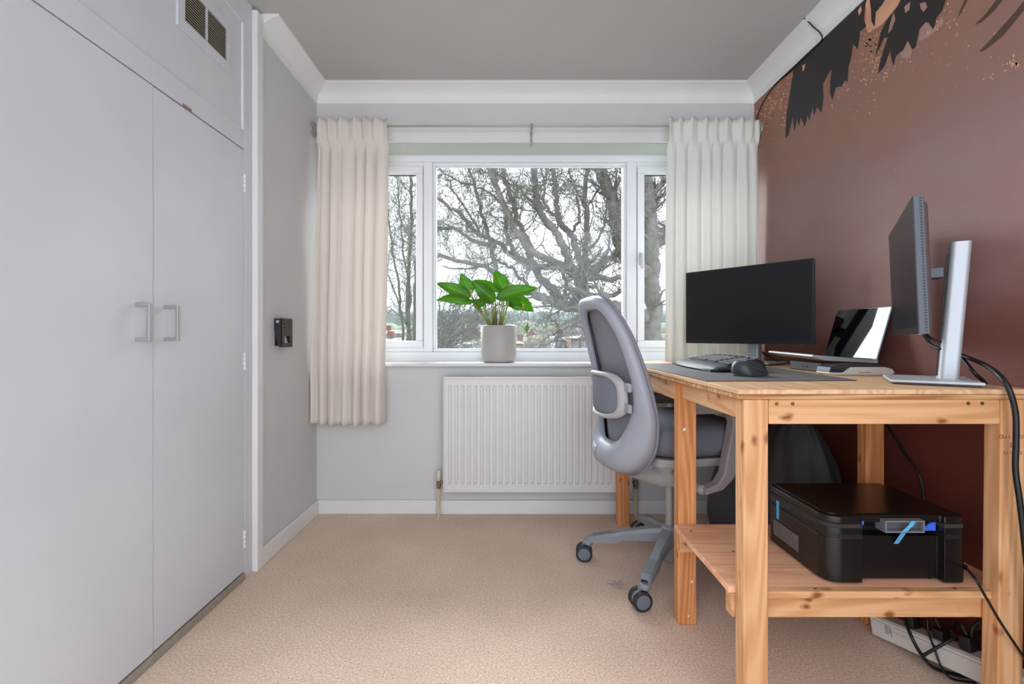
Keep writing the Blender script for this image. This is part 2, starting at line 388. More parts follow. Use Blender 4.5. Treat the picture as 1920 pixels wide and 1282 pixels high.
def spots(cx, cy, sx, sy, n, cur, smin=2, smax=7):
    for i in range(n):
        x = rnd.gauss(cx, sx); y = rnd.gauss(cy, sy); r = rnd.uniform(smin, smax)*1.35
        if x > 1640 or y < -20: continue
        k = rnd.randint(3, 5); a0 = rnd.random()*6
        # keep clear of the cove
        if y < 470+(270-x)*0.9: continue
        wallpoly([(x+r*rnd.uniform(0.4, 1)*math.cos(a0+6.283*j/k), y+r*rnd.uniform(0.5, 1.4)*math.sin(a0+6.283*j/k)) for j in range(k)], 0.0009, cur)
spots(800, 330, 60, 90, 150, 3); spots(240, 540, 60, 70, 130, 3); spots(160, 640, 30, 60, 60, 3); spots(620, 520, 60, 60, 20, 3); spots(760, 620, 30, 30, 10, 3, 2, 5)
spots(1180, 80, 50, 60, 40, 3); spots(1590, 380, 30, 20, 14, 3, 4, 12); spots(1100, 330, 160, 60, 26, 3, 2, 5); spots(1450, 430, 20, 20, 6, 3); spots(780, 250, 40, 50, 50, 4, 4, 10)
spots(1500, 250, 120, 100, 14, 3, 2, 5); spots(700, 950, 160, 160, 14, 4, 2, 4)
wallpoly([(225, 485), (270, 440), (330, 400), (305, 560), (292, 640), (283, 790), (300, 775), (325, 670), (335, 750), (350, 680), (360, 722), (372, 670), (395, 725), (410, 660), (420, 690), (440, 610), (447, 665), (465, 610), (490, 645), (502, 560), (498, 480), (530, 420), (548, 395), (540, 470), (540, 535), (553, 572), (572, 500), (605, 495), (625, 460), (640, 468), (645, 380), (660, 330), (670, 250), (697, 282), (712, 180), (748, 150), (732, 110), (737, 50), (760, -40), (700, -40), (500, 215)], 0.0012, 1)
wallpoly([(760, -40), (880, -40), (835, 30), (802, 70), (795, 155), (776, 120), (774, 50)], 0.0012, 1)
wallpoly([(960, -40), (925, 40), (862, 120), (832, 180), (798, 325), (850, 215), (870, 215), (832, 330), (812, 425), (850, 380), (885, 285), (890, 330), (903, 377), (917, 320), (960, 285), (985, 232), (1010, 282), (1030, 270), (1050, 170), (1085, 130), (1100, 125), (1131, 168), (1150, 100), (1182, 60), (1215, -40)], 0.0012, 1)
wallpoly([(965, 40), (1000, 10), (995, 55), (972, 75)], 0.0016, 4)
wallpoly([(1055, 20), (1085, 10), (1098, 40), (1075, 68), (1060, 50)], 0.0016, 4)
wallpoly([(700, 60), (718, 30), (722, 60), (706, 90)], 0.0016, 3); wallpoly([(380, 375), (398, 365), (392, 400), (384, 408)], 0.0016, 3)
wallpoly([(905, 70), (915, 110), (890, 175), (872, 190), (885, 130)], 0.0016, 4)
wallpoly([(1325, -40), (1292, 40), (1268, 102), (1292, 72), (1345, -40)], 0.0012, 2)
wallpoly([(1520, -40), (1435, 75), (1368, 142), (1402, 130), (1470, 70), (1560, -40)], 0.0012, 2)
wallpoly([(1700, -60), (1590, 80), (1500, 180), (1393, 297), (1422, 290), (1530, 205), (1720, -30)], 0.0012, 2)
struct(b.build('wall_right', [M_mural, M_leaf_dark, M_leaf_brown, M_leaf_peach, M_leaf_pink]), 'brown printed mural wall with dark leaf silhouettes at the top', 'wall')

# coves
def cove_prof(n=10):
    c, h = 0.084, 0.09
    pts = [(0, -h), (0.004, -h)]
    for i in range(n+1):
        t = i/n; a = PI/2*t
        pts.append((0.008+(c-0.012)*(1-math.cos(a)), -h+0.002+(h-0.012)*math.sin(a)*1.0))
    # concave sweep: hugs the corner
    pts = [(0, -h), (0.006, -h)]
    for i in range(n+1):
        t = i/n; pts.append((0.006+(c-0.012)*t**1.9, -h+0.004+(h-0.014)*(1-(1-t)**1.9)*1.0 if False else -h+0.004+(h-0.014)*t**0.62))
    pts += [(c, -0.008), (c, 0), (0, 0)]
    return pts
cp = cove_prof()
struct(MB().prism(cp, lambda a, z: (XL+a, 2.085, H+z), lambda a, z: (XL+a, YB-a, H+z)).build('trim_1', M_cove), 'white coved cornice above the grey left wall', 'cornice')
struct(MB().prism(cp, lambda a, z: (XL+a, YB-a, H+z), lambda a, z: (XR-a, YB-a, H+z)).build('trim_2', M_cove), 'white coved cornice above the window wall', 'cornice')
struct(MB().prism(cp, lambda a, z: (XR-a, YN, H+z), lambda a, z: (XR-a, YB-a, H+z)).build('trim_3', M_cove), 'white coved cornice above the mural wall', 'cornice')
# batten over window, sill
struct(MB().box(XL, XR, YB-0.018, YB, 2.088, 2.152).box(XL, XR, YB-0.010, YB, 2.152, 2.19).build('trim_4', M_trim, bevel=0.003), 'white painted board above the window recess', 'trim')
struct(MB().box(XL, XR, 2.668, 2.89, 0.829, 0.85).build('trim_5', M_trim, bevel=0.009, seg=3), 'white rounded window sill board', 'window sill')
# skirting
struct(MB().box(XL, XR, YB-0.018, YB, 0, 0.078).build('baseboard_back', M_trim, bevel=0.005, seg=3), 'white skirting board below the radiator', 'skirting board')
struct(MB().box(XL, XL+0.018, 2.08, YB, 0, 0.078).build('baseboard_left', M_trim, bevel=0.005, seg=3), 'white skirting board along the grey left wall', 'skirting board')
struct(MB().box(XR-0.018, XR, YN, YB-0.02, 0, 0.078).build('baseboard_right', mat('skirting_brown', (96, 48, 38), 0.6), bevel=0.004), 'dark skirting board below the mural', 'skirting board')
# architrave of the wardrobe opening
struct(MB().box(-1.11, -1.063, 2.035, 2.085, 0, 2.385).build('trim_6', M_trim, bevel=0.004, seg=2), 'white rounded post between wardrobe and grey wall', 'trim')

# ------------------------------------------------------------------ window
win = struct(thing('window_1', 'w', 'window', (0, 2.885, 0.85)), 'white plastic three-light window with a wide fixed middle pane', 'window')
WF, WB = 2.885, 2.945
b = MB()
b.box(XL, XR, WF, WB, 2.048, 2.09); b.box(XL, XR, WF, WB, 0.85, 0.905)
b.box(XL, -1.03, WF, WB, 0.905, 2.048); b.box(1.335, XR, WF, WB, 0.905, 2.048)
b.box(XL, -0.510, WF+0.004, WB, 2.010, 2.048); b.box(XL, -0.510, WF+0.004, WB, 0.905, 0.94); b.box(0.772, XR, WF+0.004, WB, 2.010, 2.048); b.box(0.772, XR, WF+0.004, WB, 0.905, 0.94)
b.box(-0.510, -0.455, WF, WB, 0.905, 2.048); b.box(0.712, 0.772, WF, WB, 0.905, 2.048)
b.build('window_frame', M_upvc, win, bevel=0.004)
def ring(x0, x1, z0, z1, t, y0, y1, tb=None):
    q = MB(); tb = tb or t
    q.box(x0, x1, y0, y1, z1-t, z1); q.box(x0, x1, y0, y1, z0, z0+tb); q.box(x0, x0+t, y0, y1, z0+tb, z1-t); q.box(x1-t, x1, y0, y1, z0+tb, z1-t); return q
ring(-0.455, 0.712, 0.905, 2.048, 0.019, WF+0.012, WB).build('glazing_bead', M_upvc, win, bevel=0.004)
s1 = ring(-1.03, -0.512, 0.93, 2.02, 0.042, WF-0.008, WB-0.002).build('sash', M_upvc, win, bevel=0.005)
s2 = ring(0.775, 1.335, 0.93, 2.02, 0.042, WF-0.008, WB-0.002).build('sash', M_upvc, win, bevel=0.005)
ring(-0.441, 0.698, 0.916, 2.034, 0.004, WB-0.028, WB-0.01).build('glass_gasket', M_dark, win)
ring(-0.991, -0.551, 0.969, 1.981, 0.004, WB-0.028, WB-0.01).build('glass_gasket', M_dark, s1)
ring(0.814, 1.296, 0.969, 1.981, 0.004, WB-0.028, WB-0.01).build('glass_gasket', M_dark, s2)
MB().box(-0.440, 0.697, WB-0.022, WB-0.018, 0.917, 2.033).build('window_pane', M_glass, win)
MB().box(-0.989, -0.553, WB-0.022, WB-0.018, 0.971, 1.979).build('window_pane', M_glass, s1)
MB().box(0.816, 1.294, WB-0.022, WB-0.018, 0.971, 1.979).build('window_pane', M_glass, s2)
hz = 1.47
h = MB().box(0.783, 0.803, WF-0.02, WF-0.008, hz-0.045, hz+0.03); h.box(0.785, 0.801, WF-0.045, WF-0.02, hz-0.002, hz+0.018); h.box(0.786, 0.800, WF-0.05, WF-0.036, hz-0.07, hz+0.018)
h.build('window_handle', mat('handle_white', (205, 206, 210), 0.35), s2, bevel=0.003)
# outer brick reveal hidden behind the frame
struct(MB().box(XL-0.2, XL, WB, YW+0.02, 0.83, 2.1).build('trim_7', M_reveal), 'painted reveal at the left of the window', 'trim')

# ------------------------------------------------------------------ wardrobe
XW = -1.085
wd = thing('built_in_wardrobe', 'grey painted built-in wardrobe with flush doors along the left wall', 'wardrobe', (XW, 1.4, 0))
b = MB()
b.box(-1.12, XW, 1.975, 2.036, 0, H-0.002)              # far stile
b.box(-1.12, XW, YN, 1.975, 1.769, 1.84)              # middle rail
b.box(-1.12, XW, YN, 1.975, 2.29, H-0.002)            # top rail
b.box(-1.12, XW, YN, 0.958, 0, 2.30)                  # panel nearer the camera
b.build('frame', M_door, wd, bevel=0.003)
MB().box(-1.60, -1.125, YN, 2.036, 0.0, H-0.002).build('carcass', M_dark, wd)
MB().box(-1.12, XW+0.004, YN, 1.975, 0.0, 0.028).build('threshold', M_thr, wd, bevel=0.002)
up = MB().box(-1.118, XW-0.007, 0.95, 1.976, 1.835, 2.295).build('upper_panel', M_door, wd, bevel=0.002)
MB().box(XW-0.010, XW+0.0005, 1.963, 1.972, 1.846, 2.284).build('beading', M_trim, wd, bevel=0.002)  # upright bead gets paler paint: the light it catches is put into its colour
MB().box(XW-0.010, XW+0.0005, 0.95, 1.972, 1.838, 1.846).build('beading', M_door, wd, bevel=0.002)
MB().box(XW-0.010, XW+0.0005, 0.95, 1.972, 2.284, 2.292).build('beading', M_door, wd, bevel=0.002)
d1 = MB().box(-1.112, XW+0.002, 0.962, 1.4655, 0.034, 1.764).build('door', M_door, wd, bevel=0.003)
d2 = MB().box(-1.112, XW, 1.4705, 1.971, 0.034, 1.764).build('door', M_door, wd, bevel=0.003)
def handle(Y, par):
    q = MB().box(-1.048, -1.040, Y-0.007, Y+0.007, 0.985, 1.097); q.box(XW, -1.042, Y-0.006, Y+0.006, 0.985, 0.996); q.box(XW, -1.042, Y-0.006, Y+0.006, 1.086, 1.097)
    q.build('door_handle', M_steel, par, bevel=0.002)
handle(1.398, d1); handle(1.517, d2)
for z in (1.59, 0.86, 0.13):
    q = MB().box(XW-0.002, XW+0.003, 1.967, 1.979, z, z+0.075)
    for i in range(4): q.cyl((XW+0.003, 1.9725, z+0.002+0.0185*i), (XW+0.003, 1.9725, z+0.0165+0.0185*i), 0.004, 8)
    q.build('hinge', M_trim, wd)
MB().box(XW-0.001, XW+0.0008, 1.60, 1.645, 1.768, 1.7765).build('chipped_paint', mat('chip', (150, 130, 115), 0.9), wd)
# ventilation grille
vg = MB()
Y0, Y1, Z0, Z1 = 1.576, 1.871, 2.023, 2.222
xo = XW-0.007
vg.box(xo, xo+0.008, Y0, Y1, Z0, 2.060); vg.box(xo, xo+0.008, Y0, Y1, 2.184, Z1)
vg.box(xo, xo+0.008, Y0, 1.612, 2.060, 2.184); vg.box(xo, xo+0.008, 1.852, Y1, 2.060, 2.184); vg.box(xo, xo+0.007, 1.727, 1.735, 2.06, 2.184)
g = vg.build('ventilation_grille', M_door, wd, bevel=0.0015)
MB().box(xo-0.003, xo+0.0006, 1.61, 1.853, 2.058, 2.186).build('grille_opening', mat('vent_dark', (58, 46, 36), 0.9), g)
q = MB()
for y0, y1 in ((1.612, 1.727), (1.735, 1.852)):
    for i in range(13):
        z = 2.064+i*0.0093
        q.poly([(xo+0.001, y0, z+0.004), (xo+0.001, y1, z+0.004), (xo+0.007, y1, z), (xo+0.007, y0, z)])
q.build('louvre_slats', mat('slat_cream', (196, 186, 172), 0.6), g, solid=0.0012)

# ------------------------------------------------------------------ wall bracket
wb = thing('wall_mount_bracket', 'small black metal mounting bracket screwed to the grey left wall', 'bracket', (XL, 2.27, 1.01))
b = MB()
b.prism([(XL+0.002, 1.082), (XL+0.002, 1.03), (XL+0.008, 1.00), (XL+0.022, 0.952), (XL+0.037, 0.948), (XL+0.037, 1.082)], lambda x, z: (x, 2.212, z), lambda x, z: (x, 2.216, z))
b.prism([(XL+0.002, 1.082), (XL+0.002, 1.03), (XL+0.008, 1.00), (XL+0.022, 0.952), (XL+0.037, 0.948), (XL+0.037, 1.082)], lambda x, z: (x, 2.316, z), lambda x, z: (x, 2.320, z))
# face plate with its cut-out
x0, x1 = XL+0.034, XL+0.038
b.box(x0, x1, 2.212, 2.320, 1.000, 1.083); b.box(x0, x1, 2.212, 2.320, 0.948, 0.968); b.box(x0, x1, 2.212, 2.235, 0.966, 1.0); b.box(x0, x1, 2.290, 2.320, 0.966, 1.0)
b.build('bracket_body', mat('bracket_black', (44, 42, 44), 0.45), wb)
MB().box(XL, XL+0.004, 2.222, 2.31, 0.955, 1.075).build('back_plate', M_black, wb)
MB().cyl((XL+0.02, 2.206, 1.067), (XL+0.02, 2.213, 1.067), 0.007, 12).build('bolt', M_silver, wb)
for (y, z) in ((2.225, 1.072), (2.232, 1.058), (2.243, 1.058), (2.285, 1.054), (2.225, 1.04), (2.245, 1.04), (2.285, 1.038), (2.27, 1.066)):
    MB().cyl((x1-0.001, y, z), (x1+0.0008, y, z), 0.003, 8).build('screw_hole', mat('hole_black', (12, 12, 12), 0.9), wb)
MB().poly([(XL+0.018, 2.238, 0.969), (XL+0.018, 2.275, 0.969), (XL+0.018, 2.262, 0.998)]).build('inner_tab', mat('tab_grey', (160, 160, 160), 0.4, 0.6), wb, solid=0.002)

# ------------------------------------------------------------------ curtain rod and curtains
YR = 2.622; ZR = 2.146
rod = thing('curtain_rod', 'thin satin steel curtain rod running above the window', 'curtain rod', (0, YR, ZR))
pts = smoothpath([(XL+0.03, YB-0.03, ZR), (XL+0.04, YR+0.02, ZR), (XL+0.08, YR, ZR)], 4)+[Vector((1.30, YR, ZR))]+smoothpath([(1.31, YR, ZR), (XR-0.04, YR+0.02, ZR), (XR-0.03, YB-0.03, ZR)], 4)
MB().tube(pts, 0.005, 10).build('rod', M_steel, rod, smooth=True)
def rosette(x, sg):
    q = MB().lathe([(0.001, 0.0), (0.038, 0.0), (0.040, 0.004), (0.036, 0.010), (0.028, 0.008), (0.024, 0.012), (0.012, 0.014), (0.010, 0.022), (0.001, 0.024)] if sg > 0 else [(0.001, 0.0), (0.038, 0.0), (0.040, -0.004), (0.036, -0.010), (0.028, -0.008), (0.024, -0.012), (0.012, -0.014), (0.010, -0.022), (0.001, -0.024)], (x, 2.652, ZR-0.003), 28, 'x')
    q.build('rosette', M_steel, rod, smooth=True)
rosette(XL, 1); rosette(XR, -1)
cx = (997-CX)*YR/F
q = MB().cyl((cx, YR, ZR+0.012), (cx, YR, ZR-0.014), 0.008, 12); q.tube([(cx, YR, ZR-0.008), (cx, YB-0.02, ZR-0.02)], 0.005, 8); q.box(cx-0.007, cx+0.007, YB-0.026, YB-0.018, ZR-0.085, ZR-0.005)
q.cyl((cx, YB-0.03, ZR-0.045), (cx, YB-0.02, ZR-0.045), 0.006, 10)
q.build('rod_bracket', M_steel, rod)
def curtain(name, label, xt0, xt1, xb0, xb1, folds, seed, m, hem):
    rr = random.Random(seed); nu, nv = 150, 60
    ph = [rr.uniform(0, 6.28) for _ in range(6)]; am = [rr.uniform(0.35, 1.05) for _ in range(folds+2)]
    ztop, zbot = 2.168, hem
    def fn(i, j):
        u = i/(nu-1); v = j/(nv-1)          # v 0 at top
        z = ztop+(zbot-ztop)*v
        drop = 1-min(1, v/0.06)
        uu = u+0.030*math.sin(5*u+ph[0]+1.6*v)+0.020*math.sin(11*u+ph[1]+0.8*v)+0.012*math.sin(17*u+ph[2]+2.0*v)*v
        xa = xt0+(xt1-xt0)*uu; xb_ = xb0+(xb1-xb0)*uu
        x = xa+(xb_-xa)*min(1, v*1.2)
        f = uu*folds
        fi = int(math.floor(f)); ft = f-fi; ft = ft*ft*(3-2*ft); a = am[fi % len(am)]*(1-ft)+am[(fi+1) % len(am)]*ft
        ph_f = 2*PI*f+0.5*math.sin(3*v+ph[2])+0.7*math.sin(2*f+ph[3])
        wide = 0.026*(0.72+0.30*v)
        y = YR+0.002+wide*a*math.sin(ph_f)+0.006*math.sin(2*ph_f+ph[4]+3*v)*v+0.006*math.sin(14*v+ph[5]+6*u)*v
        x += 0.010*a*math.cos(ph_f)*(1 if v > 0.05 else 0.6)
        y -= 0.010
        if v < 0.09:                         # gathered sleeve in front of the rod
            ws = min(1, (0.09-v)/0.035); ws = ws*ws*(3-2*ws)
            y = y*(1-ws)+ws*(YR-0.010-0.026*abs(math.sin(ph_f*0.5+0.6))*(0.5+a))
            z += 0.016*abs(math.sin(ph_f*0.5))*drop
        z += 0.012*math.sin(2.2*u+ph[1])*max(0, (v-0.8)/0.2)
        y += 0.0025*noise.noise(Vector((x*16, z*7, seed)))*2
        x = max(XL+0.008, min(XR-0.010, x))
        y = min(y, 2.664)
        return (x, y, z)
    o = MB().grid(fn, nu, nv).build(name, m, None, smooth=True, solid=0.0015)
    return tag(o, label, 'curtain')
curtain('curtain', 'short cream cotton curtain gathered at the left of the window', -1.045, -0.665, -1.070, -0.700, 6, 3, M_curtL, 0.53)
curtain('curtain', 'white cotton curtain hanging behind the desk at the right of the window', 0.85, 1.362, 0.838, 1.374, 8, 8, M_curtR, 0.56)

# ------------------------------------------------------------------ radiator
rad = thing('radiator', 'white ribbed panel radiator on the wall below the window', 'radiator', (0.15, 2.66, 0.15))
rx0, rx1, rz0, rz1, ry = -0.352, 0.672, 0.152, 0.775, 2.612
pitch = 0.0347; xs = [(rx0, 0)]; x = rx0+0.024
while x+0.03 < rx1-0.012:
    xs += [(x, 0), (x+0.004, 1), (x+0.015, 1), (x+0.019, 0)]; x += pitch
xs.append((rx1, 0))
zs = [(rz0, 0), (rz0+0.040, 0), (rz0+0.052, 1), (rz1-0.052, 1), (rz1-0.042, 0), (rz1, 0)]
MB().grid(lambda i, j: (xs[i][0], ry+(0.008 if not (xs[i][1] and zs[j][1]) else -0.001), zs[j][0]), len(xs), len(zs)).build('front_panel', M_rad, rad, solid=0.002)
b = MB(); b.box(rx0-0.002, rx1+0.002, ry+0.002, ry+0.016, rz0-0.004, rz0+0.008); b.box(rx0-0.002, rx1+0.002, ry+0.002, ry+0.012, rz1-0.010, rz1+0.004)
b.box(rx0-0.004, rx0+0.004, ry+0.002, ry+0.06, rz0, rz1); b.box(rx1-0.004, rx1+0.004, ry+0.002, ry+0.06, rz0, rz1); b.box(rx0, rx1, ry+0.05, ry+0.062, rz0, rz1)
b.build('casing', M_rad, rad, bevel=0.003)
q = MB().box(rx0, rx1, ry+0.008, ry+0.056, rz1-0.004, rz1+0.001)
x = rx0+0.01
while x < rx1-0.01: q.box(x, x+0.004, ry+0.008, ry+0.056, rz1+0.001, rz1+0.005); x += 0.009
q.build('top_grille', M_rad, rad)
for (xa, sg) in ((rx0, -1), (rx1, 1)):
    vx = xa+sg*0.032; vy = ry+0.035
    q = MB().cyl((vx, vy, 0.205), (vx, vy, 0.16), 0.011, 12); q.cyl((xa, vy, 0.195), (vx, vy, 0.195), 0.009, 10); q.cyl((vx, vy, 0.186), (vx, vy, 0.170), 0.014, 6)
    v_ = q.build('valve', mat('valve_chrome', (150, 128, 118), 0.3, 0.8), rad)
    if sg < 0: MB().lathe([(0.004, 0.262), (0.012, 0.255), (0.013, 0.206), (0.010, 0.204)], (vx, vy, 0), 14).build('valve_cap', mat('cap_cream', (216, 208, 188), 0.5), v_, smooth=True)
    MB().cyl((vx, vy, 0.16), (vx, vy, 0.0), 0.0085, 12).build('supply_pipe', mat('pipe_cream', (206, 194, 160), 0.5, var=0.08, vscale=30), rad)

# ------------------------------------------------------------------ desk
desk = thing('workbench_desk', 'home-made pine desk with plywood top and lower shelf along the mural wall', 'desk', (0.95, 1.9, 0))
DX0, DX1, DY0, DY1 = 0.573, 1.322, 1.197, 2.583
TOP = 0.867
MB().box(DX0, DX1, DY0, DY1, 0.8545, TOP).build('desk_top', [W_ply], desk, bevel=0.002)
MB().box(DX0+0.003, DX1-0.016, DY0+0.003, DY1-0.002, 0.842, 0.8535).build('under_top', W_edge, desk, bevel=0.001)
LW, LD = 0.063, 0.045
def leg(x, y, m=W_z, z1=0.8415, dxb=0, nm='leg'):
    q = MB(); b0 = len(q.v); q.box(x, x+LW, y, y+LD, 0, z1)
    for v in q.v:
        if v.z < 0.01: v.x += dxb
    return q.build(nm, m, desk, bevel=0.004, seg=3)
yA, yB, yC = 1.202, 1.662, 2.532
leg(0.589, yA); leg(0.589, yB, W_ox); leg(0.577, yC, W_ox)
leg(1.235, yA, dxb=-0.010); leg(1.240, yB, W_ox); leg(1.240, yC, W_ox)
def rail(x0, x1, y0, y1, z0, z1, m): return MB().box(x0, x1, y0, y1, z0, z1).build('rail', m, desk, bevel=0.003)
r1 = rail(0.6535, 1.2345, yA+0.002, yA+0.040, 0.779, 0.8415, W_x)
rail(0.6535, 1.235, yB+0.001, yB+0.041, 0.779, 0.8415, W_x)
rail(0.6, 0.6515, yA+0.047, yB-0.002, 0.785, 0.8415, W_y); rail(1.255, 1.297, yA+0.047, yB-0.002, 0.785, 0.8415, W_y)
rail(0.598, 0.638, yB+0.047, yC-0.002, 0.772, 0.8415, W_y); rail(1.255, 1.297, yB+0.047, yC-0.002, 0.772, 0.8415, W_y)
rail(0.6415, 1.239, yC+0.002, yC+0.042, 0.779, 0.8415, W_x)
rail(0.582, 1.305, 1.2485, 1.287, 0.268, 0.3315, W_x); rail(0.580, 1.305, 1.621, 1.660, 0.268, 0.3315, W_x)
rail(0.65, 0.69, 1.289, 1.619, 0.28, 0.3315, W_y)
MB().box(0.573, 1.312, 1.2485, 1.660, 0.332, 0.350).build('shelf', [W_shelf], desk, bevel=0.0015)
MB().box(0.653, 1.234, 1.222, 1.2484, 0.332, 0.350).build('shelf_lip', [W_x], desk, bevel=0.0015)
M_screw = mat('screw_brass', (120, 100, 70), 0.4, 0.6)
for (px, py) in ((1456, 757), (1486, 757), (1815, 756), (1841, 756)):
    p = P(px, py, yA+0.002); MB().cyl(p, p+Vector((0, -0.0015, 0)), 0.0045, 12).build('screw', M_screw, desk)
for (px, py) in ((1284, 727), (1298, 727)):
    p = P(px, py, yB); MB().cyl(p, p+Vector((0, -0.0015, 0)), 0.0035, 10).build('screw', M_screw, desk)
for (x, y) in ((0.61, 1.60), (0.79, 1.236), (1.15, 1.236), (0.68, 1.45)):
    MB().cyl((x, y, 0.350), (x, y, 0.3512), 0.004, 10).build('screw', M_screw, desk)
for (px, py, r_) in ((1283, 805, 0.006), (1297, 1090, 0.005), (1291, 1155, 0.004)):
    p = P(px, py, yB); q = MB(); rr = random.Random(int(px))
    q.poly([p+Vector((r_*rr.uniform(0.6, 1.1)*math.cos(a*0.785), -0.0008, r_*rr.uniform(0.6, 1.1)*math.sin(a*0.785))) for a in range(8)])
    q.build('paint_speck', M_trim, desk)
# stamped print on the right-hand leg
def text_mesh(txt, size, M, name, m, parent):
    c = bpy.data.curves.new('t', 'FONT'); c.body = txt; c.size = size; c.align_x = 'CENTER'; c.extrude = 0
    o = bpy.data.objects.new('t', c); me = bpy.data.meshes.new_from_object(o); bpy.data.objects.remove(o)
    me.transform(M); me.materials.clear(); me.materials.append(m); me.name = name
    o2 = bpy.data.objects.new(name, me); COL.objects.link(o2)
    if parent is not None:
        o2.parent = parent; q = parent; s_ = Vector((0, 0, 0))
        while q is not None: s_ = s_+q.location; q = q.parent
        me.transform(Matrix.Translation(-s_))
    return o2
for (txt, py, s_) in (('YOEM 1 UD', 822, 0.013), ('32', 838, 0.016), ('DNI 1 13', 852, 0.012)):
    p = P(1899, py, yA-0.0006)
    text_mesh(txt, s_, Matrix.Translation(p) @ Matrix.Rotation(PI/2, 4, 'X') @ Matrix.Scale(-1, 4, (1, 0, 0)), 'ink_stamp', M_ink, desk)

# ------------------------------------------------------------------ things on the desk
o = MB(); zt = TOP+0.0005
o.prism([(0.578, 1.402), (1.036, 1.425), (1.115, 2.05), (1.05, 2.26), (0.60, 2.30), (0.578, 2.2)], lambda x, y: (x, y, zt), lambda x, y: (x, y, zt+0.0025))
tag(o.build('desk_mat', M_mat, None, bevel=0.001), 'large thin grey desk mat under the keyboard and mouse', 'desk mat')
ZM = zt+0.0026
# keyboard (local: x depth away from user, y along length)
kb = thing('keyboard', 'black full-size ergonomic keyboard with padded palm rest on the mat', 'keyboard', (0.735, 1.985, ZM+0.0012), math.radians(-4))
def kbz(x, y): return 0.008+0.036*min(1, x/0.21)+0.004*math.cos(y*7)
def kfn(i, j):
    u = i/24; v = j/12; y = -0.265+0.53*u; e = abs(2*u-1)
    x0 = 0.000+0.022*e**3-0.01*math.cos(PI*(2*u-1))*0.4; x1 = 0.215-0.012*e**2
    x = x0+(x1-x0)*v
    z = kbz(x, y)*(1-0.5*e**10)
    if j == 0: z = 0.004
    if i in (0, 24): z = min(z, 0.008)
    if j == 12: z -= 0.004
    return (x, y, z)
g = MB().grid(kfn, 25, 13)
kbody = g.build('body', mat('keyboard_black', (40, 43, 48), 0.42), kb, smooth=True, local=True, solid=0.003)
MB().prism([(0.012, -0.255), (0.20, -0.25), (0.20, 0.25), (0.012, 0.255)], lambda x, y: (x, y, 0.0), lambda x, y: (x, y, 0.008)).build('underside', M_black, kb, local=True)
def pfn(i, j):
    u = i/20; v = j/6; y = -0.262+0.524*u; e = abs(2*u-1)
    x0 = 0.0+0.024*e**3; x = x0+(0.078-x0)*v
    return (x, y, kbz(x, y)*(1-0.45*e**10)+0.001+0.003*math.sin(PI*v)-(0.009 if j == 0 else 0))
MB().grid(pfn, 21, 7).build('palm_rest', mat('palm_rest', (62, 68, 76), 0.55), kb, smooth=True, local=True, solid=0.002)
M_key = mat('keycap', (34, 35, 40), 0.4); M_legend = mat('key_legend', (228, 230, 235), 0.6)
keymb = MB()
keymb.box(-0.0075, 0.0075, -0.0078, 0.0078, 0, 0.006); keymb.cur = 1; keymb.box(-0.005, 0.005, -0.0045, 0.0035, 0.006, 0.0064)
key0 = None
for row in range(6):
    for c_ in range(25):
        if c_ in (18,): continue
        if len([1]) and (row == 0 and c_ in (2, 3, 4, 5, 6, 12)) : continue
        y = 0.238-c_*0.0192-(0.006 if c_ > 18 else 0); x = 0.090+row*0.0188+(0.004 if row == 5 else 0)
        if key0 is None:
            key0 = keymb.build('key', [M_key, M_legend], kb, local=True); ko = key0
        else:
            if (row*25+c_) % 3 == 2 and row == 5: continue
            ko = key0.copy(); COL.objects.link(ko)
        ko.location = (x, y, kbz(x, y)+0.001)
# palm keys sit as one space bar
MB().box(-0.0075, 0.0075, -0.055, 0.055, 0, 0.006).build('space_bar', M_key, kb, local=True).location = (0.090, 0.142, kbz(0.09, 0.142)+0.001)

# mouse
ms = thing('computer_mouse', 'black sculpted wireless mouse at the front of the desk mat', 'mouse', (0.795, 1.58, ZM), math.radians(8))
def mfn(i, j):
    a = 2*PI*i/32; t = j/10
    r = math.cos(t*PI/2)**0.55 if j < 10 else 0.0
    ex = 0.060*(1+0.06*math.cos(a)); ey = 0.038*(1-0.12*math.cos(a)+0.10*math.cos(3*a))
    hgt = 0.047*math.sin(t*PI/2)**1.15
    sk = -0.018*t
    return (ex*r*math.cos(a)+sk-(0.006*t), ey*r*math.sin(a), 0.003+hgt)
q = MB().grid(mfn, 32, 11, closeu=True); q.prism([(0.058*math.cos(a*PI/12), 0.035*math.sin(a*PI/12)) for a in range(24)], lambda x, y: (x, y, 0), lambda x, y: (x*1.02, y*1.02, 0.004))
q.build('body', mat('mouse_shell', (58, 60, 66), 0.4), ms, smooth=True, local=True)
MB().tube(smoothpath([(-0.01, 0.0, 0.0505), (0.012, 0, 0.049), (0.035, 0.0, 0.037)], 6), 0.0022, 6).build('button_seam', M_blackg, ms, local=True)
MB().lathe([(0.0005, -0.004), (0.009, -0.0035), (0.009, 0.0035), (0.0005, 0.004)], (0.022, 0, 0.041), 16, 'y').build('scroll_wheel', mat('wheel_dark', (30, 30, 32), 0.4, 0.3), ms, local=True)
MB().tube(smoothpath([(-0.048, -0.026, 0.014), (-0.012, -0.033, 0.026), (0.03, -0.029, 0.016)], 6), 0.003, 6).build('thumb_ridge', mat('ridge', (66, 69, 76), 0.4), ms, local=True)

